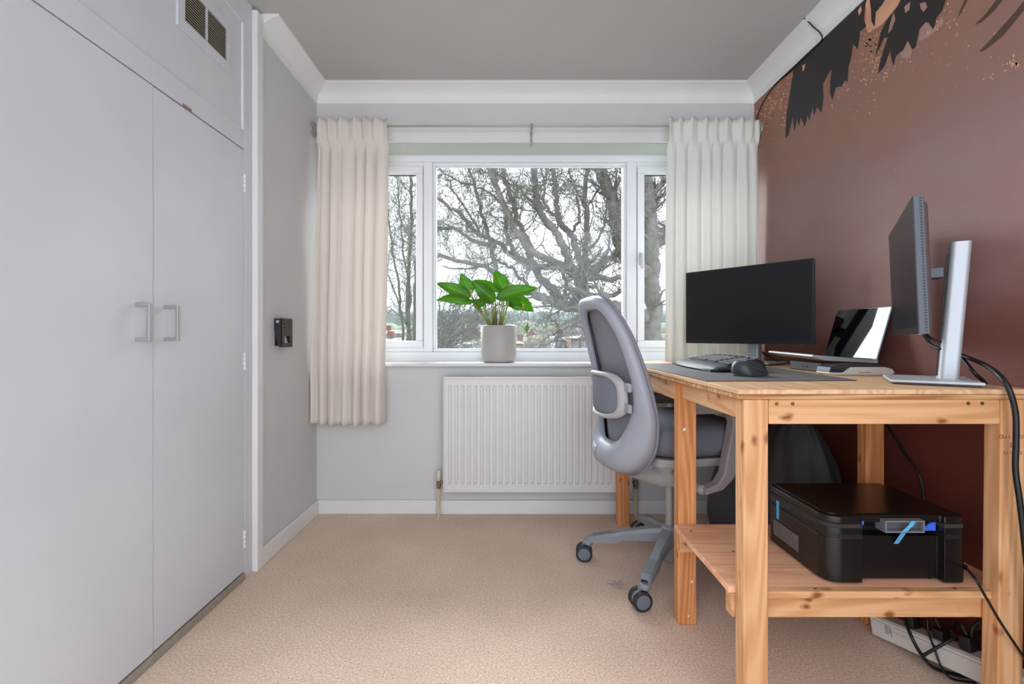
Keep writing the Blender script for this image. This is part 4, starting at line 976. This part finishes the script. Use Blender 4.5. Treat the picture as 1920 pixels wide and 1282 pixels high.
# column and base
MB().cyl((0, 0, 0.16), (0, 0, 0.37), 0.0165, 24).build('gas_column', mat('column_grey', (165, 162, 162), 0.35, 0.3), ch, bevel=0.001, local=True)
base = MB().lathe([(0.022, 0.04), (0.026, 0.05), (0.032, 0.13), (0.040, 0.165), (0.034, 0.19), (0.018, 0.195)], (0, 0, 0), 28).build('base_hub', M_chairdk, ch, smooth=True, local=True)
for ai, ang in enumerate((237, 165, 93, 21, 309)):
    a = math.radians(ang-11); ca, sa = math.cos(a), math.sin(a)
    def LT(r, s, z): return (r*ca-s*sa, r*sa+s*ca, z)
    secs = [(0.02, 0.030, 0.125, 0.185), (0.10, 0.026, 0.122, 0.172), (0.20, 0.021, 0.112, 0.148), (0.225, 0.024, 0.098, 0.140), (0.26, 0.024, 0.095, 0.132), (0.335, 0.021, 0.088, 0.112), (0.350, 0.013, 0.088, 0.106)]
    q = MB(); 
    def sf(i, j):
        r, wv, z0, z1 = secs[i]; c_ = [(-wv, z0), (-wv, z0+(z1-z0)*0.7), (-wv*0.7, z1), (wv*0.7, z1), (wv, z0+(z1-z0)*0.7), (wv, z0), (-wv, z0)][j]
        return LT(r, c_[0], c_[1])
    q.grid(sf, len(secs), 7)
    lg = q.build('base_arm', M_chairdk, ch, local=True, smooth=False)
    q = MB()
    for i in range(12):
        r = 0.245+i*0.0072; z = 0.136-(r-0.245)*0.26
        M_ = Matrix(((ca, -sa, 0, 0), (sa, ca, 0, 0), (0, 0, 1, 0), (0, 0, 0, 1)))
        q.box(r-0.0018, r+0.0018, -0.017, 0.017, z-0.006, z+0.0035, M_)
    q.build('grip_ridges', M_chairdk, lg, local=True)
    # castor, wheels facing the camera roughly (world -y); swivel trail to one side
    cxp, cyp = 0.345*ca, 0.345*sa
    cs_ = MB().lathe([(0.014, 0.070), (0.021, 0.074), (0.021, 0.092), (0.014, 0.094)], (cxp, cyp, 0), 18).build('castor', M_chairdk, ch, smooth=True, local=True)
    th = -math.radians(11)+math.radians((10, -8, 12, 30, -20)[ai]); wx, wy = math.sin(-th), math.cos(th)   # axle direction
    tx, ty = -wy, wx
    wc = Vector((cxp+tx*0.018, cyp+ty*0.018, 0.036)); axd = Vector((wx, wy, 0))
    q = MB(); q.tube([wc-axd*0.012, wc+axd*0.012], 0.030, 20); q.box(-0.018, 0.018, -0.006, 0.006, 0.0, 0.04, Matrix.Translation((cxp+tx*0.008, cyp+ty*0.008, 0.045)) @ Matrix.Rotation(math.atan2(ty, tx), 4, 'Z'))
    q.build('fork', M_chairdk, cs_, local=True, bevel=0.002)
    for sg in (-1, 1):
        c_ = wc+axd*sg*0.019
        wh = MB().tube([c_-axd*0.009, c_-axd*0.007, c_+axd*0.007, c_+axd*0.009], [0.032, 0.036, 0.036, 0.032], 32).build('wheel', mat('tyre_black', (36, 38, 42), 0.6), cs_, local=True)
        c2_ = c_+axd*sg*0.0095
        MB().tube([c2_-axd*0.001, c2_+axd*0.001], [0.027, 0.0255] if sg > 0 else [0.0255, 0.027], 28).build('wheel_disc', mat('wheel_grey', (110, 116, 124), 0.45), wh, local=True)

# ------------------------------------------------------------------ plant
YP = 2.775
pc = P(935, 679, YP)
pot = thing('potted_plant', 'green leafy houseplant in a plain grey pot on the window sill', 'potted plant', (pc.x, YP, 0.8505))
MB().lathe([(0.07, 0.8505), (0.086, 0.853), (0.097, 0.868), (0.1015, 0.90), (0.1025, 1.057), (0.0985, 1.061), (0.095, 1.057), (0.094, 1.035)], (pc.x, YP, 0), 48).build('pot', M_pot, pot, smooth=True, bevel=0)
MB().lathe([(0.001, 1.046), (0.05, 1.049), (0.0945, 1.044), (0.0945, 1.03)], (pc.x, YP, 0), 32, cap=False).build('soil', M_soil, pot, smooth=True)
def leafmat():
    m = bpy.data.materials.new('leaf_green'); m.use_nodes = True; nt = m.node_tree; L = nt.links.new
    b = nt.nodes['Principled BSDF']; b.inputs['Roughness'].default_value = 0.38; out = nt.nodes['Material Output']
    tc = N(nt, 'ShaderNodeTexCoord'); sp = N(nt, 'ShaderNodeSeparateXYZ'); L(tc.outputs['UV'], sp.inputs[0])
    # side veins: sine of along + |across|
    ab = N(nt, 'ShaderNodeMath', operation='ABSOLUTE'); L(sp.outputs['Y'], ab.inputs[0])
    m1 = N(nt, 'ShaderNodeMath', operation='MULTIPLY_ADD'); m1.inputs[1].default_value = -0.25; L(ab.outputs[0], m1.inputs[0]); L(sp.outputs['X'], m1.inputs[2])
    m2_ = N(nt, 'ShaderNodeMath', operation='MULTIPLY'); m2_.inputs[1].default_value = 75; L(m1.outputs[0], m2_.inputs[0])
    si = N(nt, 'ShaderNodeMath', operation='SINE'); L(m2_.outputs[0], si.inputs[0])
    r = N(nt, 'ShaderNodeValToRGB'); r.color_ramp.elements[0].position = 0.0; r.color_ramp.elements[1].position = 1.0
    r.color_ramp.elements[0].color = (*lin((66, 118, 16)), 1); r.color_ramp.elements[1].color = (*lin((104, 158, 26)), 1)
    L(si.outputs[0], r.inputs['Fac'])
    r2 = N(nt, 'ShaderNodeValToRGB'); r2.color_ramp.elements[0].position = 0.02; r2.color_ramp.elements[1].position = 0.12
    r2.color_ramp.elements[0].color = (1, 1, 1, 1); r2.color_ramp.elements[1].color = (0, 0, 0, 1); L(ab.outputs[0], r2.inputs['Fac'])
    mx = N(nt, 'ShaderNodeMix', data_type='RGBA'); L(r2.outputs['Color'], mx.inputs[0]); L(r.outputs['Color'], mx.inputs[6]); mx.inputs[7].default_value = (*lin((136, 176, 62)), 1)
    L(mx.outputs[2], b.inputs['Base Color'])
    t = N(nt, 'ShaderNodeBsdfTranslucent'); t.inputs[0].default_value = (*lin((136, 200, 20)), 1)
    ms_ = N(nt, 'ShaderNodeMixShader'); ms_.inputs[0].default_value = 0.38; L(b.outputs[0], ms_.inputs[1]); L(t.outputs[0], ms_.inputs[2]); L(ms_.outputs[0], out.inputs['Surface'])
    return m
M_leaf = leafmat(); M_stem = mat('stem_green', (128, 140, 62), 0.5, var=0.2, vscale=20)
def zp(x, y, Y=YP): return P(800+x/6.41, 490+y/6.41, Y)
def leaf(bz, tz_, wd_, dyb, dyt, up=0.0, cup=0.25, facing=0.0):
    a = zp(bz[0], bz[1], YP+dyb); c = zp(tz_[0], tz_[1], YP+dyt)
    ax_ = c-a; L0 = ax_.length; ax_.normalize()
    view = Vector((0, -1, 0)); nrm = (view-ax_*view.dot(ax_))
    nrm.normalize(); rot = Quaternion(ax_, facing); nrm = rot @ nrm
    sd_ = ax_.cross(nrm); wv = wd_/6.41*YP/F/2
    me = bpy.data.meshes.new('leaf'); vs = []; fs = []; uv = []
    nu, nv = 15, 9
    for i in range(nu):
        t = i/(nu-1); prof = math.sin(PI*t**0.85)**0.75*(1-0.25*t) if 0 < t < 1 else 0.0
        cen = a+ax_*(L0*t)+Vector((0, 0, 1))*up*math.sin(PI*t)
        for j in range(nv):
            s = -1+2*j/(nv-1)
            wob = 0.004*math.sin(12*t+3*s)*abs(s)
            vs.append(cen+sd_*(wv*prof*s)-nrm*(cup*wv*prof*(1-s*s))*1.0+nrm*wob); uv.append((t, s))
    for i in range(nu-1):
        for j in range(nv-1):
            fs.append((i*nv+j, (i+1)*nv+j, (i+1)*nv+j+1, i*nv+j+1))
    off_ = pot.location
    me.from_pydata([tuple(v-off_) for v in vs], [], fs)
    ul = me.uv_layers.new(name='uv')
    for p in me.polygons:
        p.use_smooth = True
        for li in p.loop_indices: ul.data[li].uv = uv[me.loops[li].vertex_index]
    me.materials.append(M_leaf)
    o = bpy.data.objects.new('leaf', me); COL.objects.link(o); o.parent = pot
    q = o.modifiers.new('s', 'SOLIDIFY'); q.thickness = 0.0008
    return a
leaves = [((540, 430), (118, 262), 175, -0.01, -0.05, 0.006, 0.25, 0.15, 745), ((560, 500), (112, 462), 150, -0.05, -0.08, 0.016, 0.3, -0.5, 760),
          ((535, 400), (412, 148), 190, 0.02, 0.03, 0.0, 0.2, 0.2, 765), ((905, 365), (560, 222), 130, 0.03, 0.05, 0.004, 0.25, -0.3, 800),
          ((825, 480), (545, 235), 210, 0.0, 0.02, 0.0, 0.25, 0.0, 810), ((950, 360), (815, 108), 215, 0.03, 0.0, 0.0, 0.2, 0.2, 860),
          ((825, 445), (1335, 318), 200, -0.04, -0.06, 0.010, 0.25, -0.2, 840), ((980, 470), (1290, 592), 240, 0.03, 0.04, 0.014, 0.3, 0.5, 905),
          ((800, 490), (455, 478), 120, -0.06, -0.09, 0.004, 0.3, 1.0, 790), ((1000, 455), (1165, 540), 100, -0.03, -0.05, 0.002, 0.3, 0.6, 900),
          ((600, 340), (820, 480), 150, 0.05, 0.06, 0.0, 0.25, 0.3, 780), ((560, 520), (720, 500), 110, 0.02, 0.0, 0.0, 0.3, 0.3, 770), ((950, 520), (1120, 440), 150, 0.05, 0.05, 0.0, 0.2, 0.2, 880)]
for (bz, tz_, wd_, dyb, dyt, up_l, cup, fac, sx) in leaves:
    a = leaf(bz, tz_, wd_, dyb, dyt, up_l, cup, fac)
    s0 = zp(sx, 765, YP+dyb*0.4)
    mid = (s0+a)/2+Vector(((a.x-s0.x)*0.10, 0, 0.012))
    MB().tube(smoothpath([s0, mid, a], 6), [0.0042]*6+[0.0032]*6+[0.002], 6).build('stem', M_stem, pot, smooth=True)
for (x, y, sx) in ((880, 480, 880), (905, 480, 890), (935, 490, 900), (780, 530, 790), (640, 545, 740), (700, 530, 760)):
    s0 = zp(sx, 765, YP-0.02); a = zp(x, y, YP-0.01); MB().tube([s0, (s0+a)/2, a], [0.004, 0.0032, 0.0022], 6).build('stem', M_stem, pot, smooth=True)
for (x, y) in ((800, 640), (832, 660)):
    s0 = zp(x+4, 765, YP-0.03); a = zp(x, y-60, YP-0.03); MB().tube([s0, a], [0.0055, 0.003], 6).build('stem', mat('stem_brown', (92, 62, 58), 0.6), pot, smooth=True)
# drooping stalk with a spent tip
s0 = zp(930, 760, YP); MB().tube(smoothpath([s0, zp(1010, 600, YP), zp(1100, 550, YP), zp(1200, 585, YP), zp(1222, 680, YP), zp(1210, 750, YP)], 6), 0.0016, 6).build('stem', M_stem, pot, smooth=True)
leaf((1212, 745), (1205, 865), 42, 0, 0, 0, 0.3, 0)
MB().tube(smoothpath([zp(1265, 590, YP+0.03), zp(1285, 640, YP+0.03), zp(1278, 720, YP+0.03)], 5), 0.0016, 6).build('stem', M_stem, pot, smooth=True)
M_bud = mat('bud_orange', (222, 142, 92), 0.5)
for (x, y, r_) in ((535, 370, 0.009), (1160, 537, 0.006)):
    c_ = zp(x, y, YP-0.07); MB().tube([c_+Vector((-0.003, 0, 0.016)), c_+Vector((0, 0, 0.006)), c_, c_+Vector((0.001, 0, -0.012))], [0.002, r_*0.8, r_*0.7, 0.001], 8).build('bud', M_bud, pot, smooth=True)

# ------------------------------------------------------------------ outside
GZ = -3.0
def ground_z(Y): return GZ
g_ = MB().grid(lambda i, j: (-160+16*i, 3.6+j*10, GZ+0.35*noise.noise(Vector((i*0.7, j*0.4, 0)))), 21, 30).build('ground', mat('winter_grass', (80, 82, 64), 1, var=0.3, vscale=0.4))
tag(g_, 'winter grass ground sloping away outside', 'ground', kind='structure')
M_bark = mat('bark', (106, 100, 98), 0.95, var=0.3, vscale=7, bump=1, bscale=25)
M_twig = mat('twig_bark', (102, 100, 90), 0.95, var=0.2, vscale=3)
M_bark2 = mat('grey_bark', (92, 94, 80), 0.95, var=0.25, vscale=4)
rt = random.Random(11)
def grow(mb, p, d, L, r, lev, n=6):
    """a wandering twig from p along d; returns its points"""
    pts = [p.copy()]; rs = [r]; step = L/n
    for i in range(n):
        d = (d+Vector((rt.gauss(0, 0.22), rt.gauss(0, 0.22), rt.gauss(0.02, 0.22)))).normalized()
        p = p+d*step; pts.append(p.copy()); rs.append(r*(1-0.8*(i+1)/n))
    mb.tube(pts, rs, 5 if r > 0.03 else (4 if r > 0.012 else 3), cap=False)
    if lev > 0:
        k = rt.randint(4, 6) if lev > 1 else rt.randint(3, 5)
        for _ in range(k):
            t = rt.uniform(0.15, 1.0); i = min(n-1, int(t*n)); q = pts[i].lerp(pts[i+1], t*n-i)
            dd = (pts[i+1]-pts[i]).normalized(); o_ = Vector((rt.gauss(0, 1), rt.gauss(0, 1), rt.gauss(0.15, 1))).normalized()
            grow(mb, q, (dd*0.75+o_*0.75).normalized(), L*rt.uniform(0.4, 0.65), max(0.0055, r*0.5*(1-0.5*t)), lev-1, 5)
def limbs(tree, trunk_mb, twig_mb, LIST, Y0, dens=1.0, tl=1.0):
    for (pp, r0, r1, dy) in LIST:
        n = len(pp); pts = []
        for i, (x, y) in enumerate(pp):
            Y = Y0+dy*i/(n-1)+0.10*math.sin(i*2.1+x)
            pts.append(P(x, y, Y))
        sp = smoothpath(pts, 5); m_ = len(sp)
        sp = [v+Vector((rt.gauss(0, 0.015), rt.gauss(0, 0.03), rt.gauss(0, 0.015))) for v in sp]
        k = Y0/F
        rs = [(r0+(r1-r0)*(i/(m_-1))**0.8)*k for i in range(m_)]
        trunk_mb.tube(sp, rs, 9)
        length = sum((sp[i+1]-sp[i]).length for i in range(m_-1))
        cnt = int(length*9*dens)
        for _ in range(cnt):
            i = 1+int((m_-3)*rt.random()**0.55); dd = (sp[i+1]-sp[i]).normalized(); o_ = Vector((rt.gauss(0, 1), rt.gauss(0, 0.8), rt.gauss(0.1, 1))).normalized()
            grow(twig_mb, sp[i], (dd*0.6+o_*0.8).normalized(), rt.uniform(0.5, 1.3)*tl, max(0.007, rs[i]*0.26), 2)
oak = thing('bare_tree', 'large bare spreading tree with thick twisting limbs filling the window view', 'tree', (P(1224, 640, 9.4).x, 9.4, GZ))
tb, tw = MB(), MB()
LM = [([(1226, 960), (1226, 760), (1224, 620), (1222, 520), (1220, 430), (1214, 360), (1206, 290), (1200, 200)], 20, 11, 0.0),
      ([(1222, 600), (1190, 585), (1150, 578), (1110, 574), (1092, 569)], 12, 15, -0.3),
      ([(1096, 572), (1060, 572), (1035, 565), (1005, 552), (980, 545), (950, 540), (905, 530)], 12, 4, -0.9),
      ([(1086, 575), (1090, 548), (1090, 525), (1094, 508)], 15, 12, 0.0),
      ([(1088, 520), (1072, 500), (1060, 472), (1042, 436), (1012, 396), (1004, 352), (998, 300), (990, 260)], 9, 4.5, -0.8),
      ([(1094, 512), (1082, 470), (1070, 440), (1048, 412), (1044, 372), (1036, 310), (1030, 260)], 8, 4, 0.5),
      ([(1104, 515), (1098, 480), (1102, 430), (1097, 380), (1099, 320), (1096, 260)], 7, 4, 0.9),
      ([(1104, 520), (1128, 494), (1150, 478), (1175, 462), (1200, 440)], 8, 4, 0.7),
      ([(1098, 522), (1130, 520), (1150, 524), (1172, 516), (1200, 512)], 7, 3.5, -0.6),
      ([(1086, 524), (1054, 498), (1024, 484), (996, 472), (968, 436), (952, 402), (936, 362), (920, 320), (905, 260)], 8, 4, -1.2),
      ([(1050, 568), (1040, 545), (1012, 520), (996, 488), (988, 452), (968, 412), (962, 376), (946, 330), (940, 270)], 9, 3.5, 0.8),
      ([(1030, 500), (1000, 495), (965, 482), (930, 452), (900, 440), (868, 408), (838, 384), (800, 360)], 6, 3, 0.9),
      ([(985, 546), (950, 532), (922, 508), (890, 494), (850, 488), (812, 478), (780, 470)], 6, 2.5, -0.5),
      ([(935, 520), (922, 470), (914, 430), (902, 396), (890, 352), (878, 300)], 5, 2.5, 0.4),
      ([(930, 462), (890, 452), (856, 430), (818, 424), (780, 400)], 4.5, 2.5, -0.6),
      ([(1010, 510), (968, 474), (950, 440), (948, 400), (930, 350), (924, 300)], 5, 3, -0.4),
      ([(1095, 570), (1130, 558), (1155, 552), (1172, 540), (1200, 532)], 6, 3, 0.3),
      ([(1222, 520), (1196, 500), (1172, 480), (1160, 440), (1150, 388), (1134, 340), (1120, 290), (1110, 240)], 15, 11, 0.3),
      ([(1158, 420), (1166, 380), (1170, 330), (1176, 270)], 8, 5, 0.4),
      ([(1222, 650), (1170, 620), (1120, 622), (1090, 624), (1050, 632), (1020, 645), (985, 655)], 6, 2.5, -0.6),
      ([(1120, 620), (1075, 612), (1045, 622), (1015, 640)], 3.5, 1.5, 0.4),
      ([(1222, 480), (1240, 450), (1262, 420), (1290, 400)], 7, 3, 0.5),
      ([(1218, 380), (1236, 350), (1256, 330), (1280, 290)], 7, 3, -0.4),
      ([(1000, 552), (975, 520), (955, 500), (930, 490), (905, 498), (870, 505), (830, 500)], 4, 1.6, 1.0),
      ([(1060, 560), (1062, 530), (1050, 505), (1020, 500), (985, 500), (950, 470)], 4, 2, -1.0),
      ([(960, 400), (930, 372), (895, 350), (860, 340), (820, 318)], 3, 1.2, 0.6),
      ([(1004, 392), (978, 360), (950, 340), (925, 320), (900, 296)], 3, 1.2, -0.6),
      ([(902, 440), (880, 400), (850, 360), (835, 325)], 3, 1.2, 0.5),
      ([(1070, 440), (1086, 410), (1082, 370), (1070, 330), (1064, 290)], 3.5, 1.5, -0.7),
      ([(1100, 470), (1126, 440), (1136, 400), (1132, 360)], 3, 1.3, 0.5),
      ([(1120, 500), (1140, 470), (1146, 430), (1160, 400)], 3, 1.2, -0.5),
      ([(1050, 412), (1020, 380), (1020, 340), (1012, 300)], 3, 1.2, 0.7)]
limbs(oak, tb, tw, LM, 9.4, dens=0.92, tl=0.85)
tb.build('trunk_and_limbs', M_bark, oak, smooth=True); tw.build('twigs', M_twig, oak)
t2 = thing('bare_tree', 'slender bare multi-stemmed tree seen through the left pane', 'tree', (P(765, 640, 13).x, 13, GZ))
tb, tw = MB(), MB()
L2 = [([(768, 850), (768, 650), (764, 560), (768, 480), (772, 400), (770, 330), (768, 280)], 5, 2.2, 0.2), ([(772, 850), (776, 640), (778, 540), (784, 450), (790, 360)], 4, 1.8, -0.5),
      ([(762, 700), (752, 600), (748, 540), (736, 470), (728, 400), (724, 340)], 3, 1.3, 0.6), ([(764, 620), (745, 560), (730, 520), (716, 480)], 2.2, 1, -0.3), ([(760, 660), (770, 560), (756, 470), (750, 400), (745, 330)], 2.6, 1.2, 0.4)]
limbs(t2, tb, tw, L2, 13, dens=0.8, tl=1.1)
tb.build('stems', M_bark2, t2, smooth=True); tw.build('twigs', M_twig, t2)
t3 = thing('bare_shrub', 'fan of fine bare branches at the lower left of the middle pane', 'tree', (P(822, 660, 11.6).x, 11.6, GZ))
tb, tw = MB(), MB(); L3 = []
for i in range(13):
    ang = math.radians(86-i*5.2); L0 = 150+20*math.sin(i*2.3)
    L3.append(([(812+i*1.5, 800), (818+i*2, 660), (818+i*2+L0*0.4*math.cos(ang), 660-L0*0.45*math.sin(ang)), (818+L0*math.cos(ang)*0.95, 660-L0*math.sin(ang)*0.9)], 2.0, 0.7, 0.8*math.sin(i*1.7)))
limbs(t3, tb, tw, L3, 11.6, dens=0.55, tl=0.55)
tb.build('stems', M_bark2, t3, smooth=True); tw.build('twigs', M_twig, t3)

# wooded hill and mid-distance tree belts
def belt(name, label, Y, pybase, amp, m, seed, x0=-160, x1=200, n=160, kind='structure', cat='trees'):
    k = Y/F; q = MB()
    def fn(i, j):
        x = x0+(x1-x0)*i/(n-1)
        top = EYE+(CY-pybase)*k+amp*(noise.noise(Vector((x*0.02, seed, 0)))*1.2+0.5*noise.noise(Vector((x*0.12, seed, 3)))+0.35*noise.noise(Vector((x*0.5, seed, 5))))
        t = j/5; z = GZ-2+(top-GZ+2)*(math.sin(t*PI/2)); return (x, Y+j*amp*1.6+1.2*noise.noise(Vector((x*0.3, j, seed))), z)
    o = q.grid(fn, n, 6).build(name, m, None, smooth=True)
    return tag(o, label, cat, kind=kind)
belt('wooded_hill', 'hazy wooded hillside on the horizon', 260, 578, 3.4, mat('far_wood', (84, 94, 90), 1, var=0.25, vscale=0.25), 2, -300, 320)
belt('tree_belt', 'grey-brown belt of trees in the middle distance', 120, 603, 2.2, mat('mid_wood', (80, 82, 66), 1, var=0.35, vscale=0.6), 7, -150, 170, kind='stuff')
belt('tree_belt', 'brownish hedge and shrubs in front of the distant houses', 84, 632, 1.3, mat('near_wood', (80, 74, 58), 1, var=0.4, vscale=1.2), 5, -100, 120, kind='stuff')
M_brick = mat('red_brick', (118, 74, 60), 0.9, var=0.2, vscale=3); M_rooft = mat('roof_tile', (122, 82, 68), 0.9, var=0.2, vscale=2); M_roofg = mat('roof_slate', (94, 92, 92), 0.8, var=0.15, vscale=2)
M_rend = mat('white_render', (160, 160, 158), 0.8); M_pane = mat('far_glass', (120, 132, 146), 0.2)
def house(label, pxa, pxb, pyeave, pyridge, Y, wallm, roofm, gable=False, nwin=3, dpt=7, white=False):
    k = Y/F; x0, x1 = (pxa-CX)*k, (pxb-CX)*k; ze = EYE+(CY-pyeave)*k; zr = EYE+(CY-pyridge)*k
    t = thing('house', label, 'house', ((x0+x1)/2, Y+dpt/2, GZ))
    MB().box(x0, x1, Y, Y+dpt, GZ-0.3, ze).build('walls', wallm, t)
    q = MB()
    if gable:
        xm = (x0+x1)/2; q.prism([(x0-0.3, ze-0.1), (xm, zr), (x1+0.3, ze-0.1)], lambda x, z: (x, Y+0.15, z), lambda x, z: (x, Y+dpt, z)); q.build('roof', roofm, t)
        MB().prism([(x0, ze-0.05), (xm, zr-0.12), (x1, ze-0.05)], lambda x, z: (x, Y-0.02, z), lambda x, z: (x, Y+0.14, z)).build('gable_wall', wallm, t)
        for sx in (-1, 1):
            MB().tube([(xm+sx*((x1-x0)/2+0.35), Y-0.1, ze-0.12), (xm, Y-0.1, zr+0.02)], 0.09, 4).build('barge_board', M_rend, t)
    else:
        q.prism([(Y-0.4, ze), (Y+dpt/2, zr), (Y+dpt+0.4, ze)], lambda y, z: (x0-0.2, y, z), lambda y, z: (x1+0.2, y, z)); q.build('roof', roofm, t)
        MB().box(x0+(x1-x0)*0.3, x0+(x1-x0)*0.3+0.9, Y+dpt/2-0.4, Y+dpt/2+0.4, zr-0.5, zr+0.9).build('chimney', M_brick, t)
    for i in range(nwin):
        xc = x0+(x1-x0)*(i+0.5)/nwin; wv = min(1.1, (x1-x0)/nwin*0.32)
        f_w = MB().box(xc-wv, xc+wv, Y-0.06, Y+0.02, ze-1.75, ze-0.45).build('window', M_rend, t)
        MB().box(xc-wv*0.84, xc-0.05, Y-0.09, Y-0.05, ze-1.62, ze-0.58).build('pane', M_pane, f_w); MB().box(xc+0.05, xc+wv*0.84, Y-0.09, Y-0.05, ze-1.62, ze-0.58).build('pane', M_pane, f_w)
house('long red brick terrace with white windows at the right of the middle pane', 1072, 1150, 634, 622, 70, M_brick, M_roofg, nwin=5)
house('white rendered house joined to the left of the brick terrace', 1040, 1070.5, 637, 626, 78, M_rend, M_roofg, nwin=2)
house('house with a red tiled gable right of the plant pot', 985, 1008, 632, 615, 104, M_rooft, M_rooft, gable=True, nwin=0)
house('cream gabled bungalow at the lower left of the middle pane', 817, 850, 651, 636, 46, mat('cream_wall', (168, 148, 120), 0.9), M_roofg, gable=True, nwin=0)
house('low white-windowed house beside the cream bungalow', 852, 884, 645, 638, 60, M_rend, M_roofg, nwin=4)
house('house with a pinkish roof above the bungalows, left of the pot', 872, 900, 622, 610, 106, M_rooft, M_rooft, gable=True, nwin=0)
house('small orange brick house just right of the pot', 966, 980, 644, 638, 74, mat('orange_brick', (140, 96, 74), 0.9), M_rooft, nwin=1)
house('distant pale low building seen through the left pane', 700, 756, 625, 618, 95, M_rend, M_roofg, nwin=5)
house('grey roofed building seen low in the left pane', 690, 772, 640, 633, 64, M_rend, M_roofg, nwin=6)
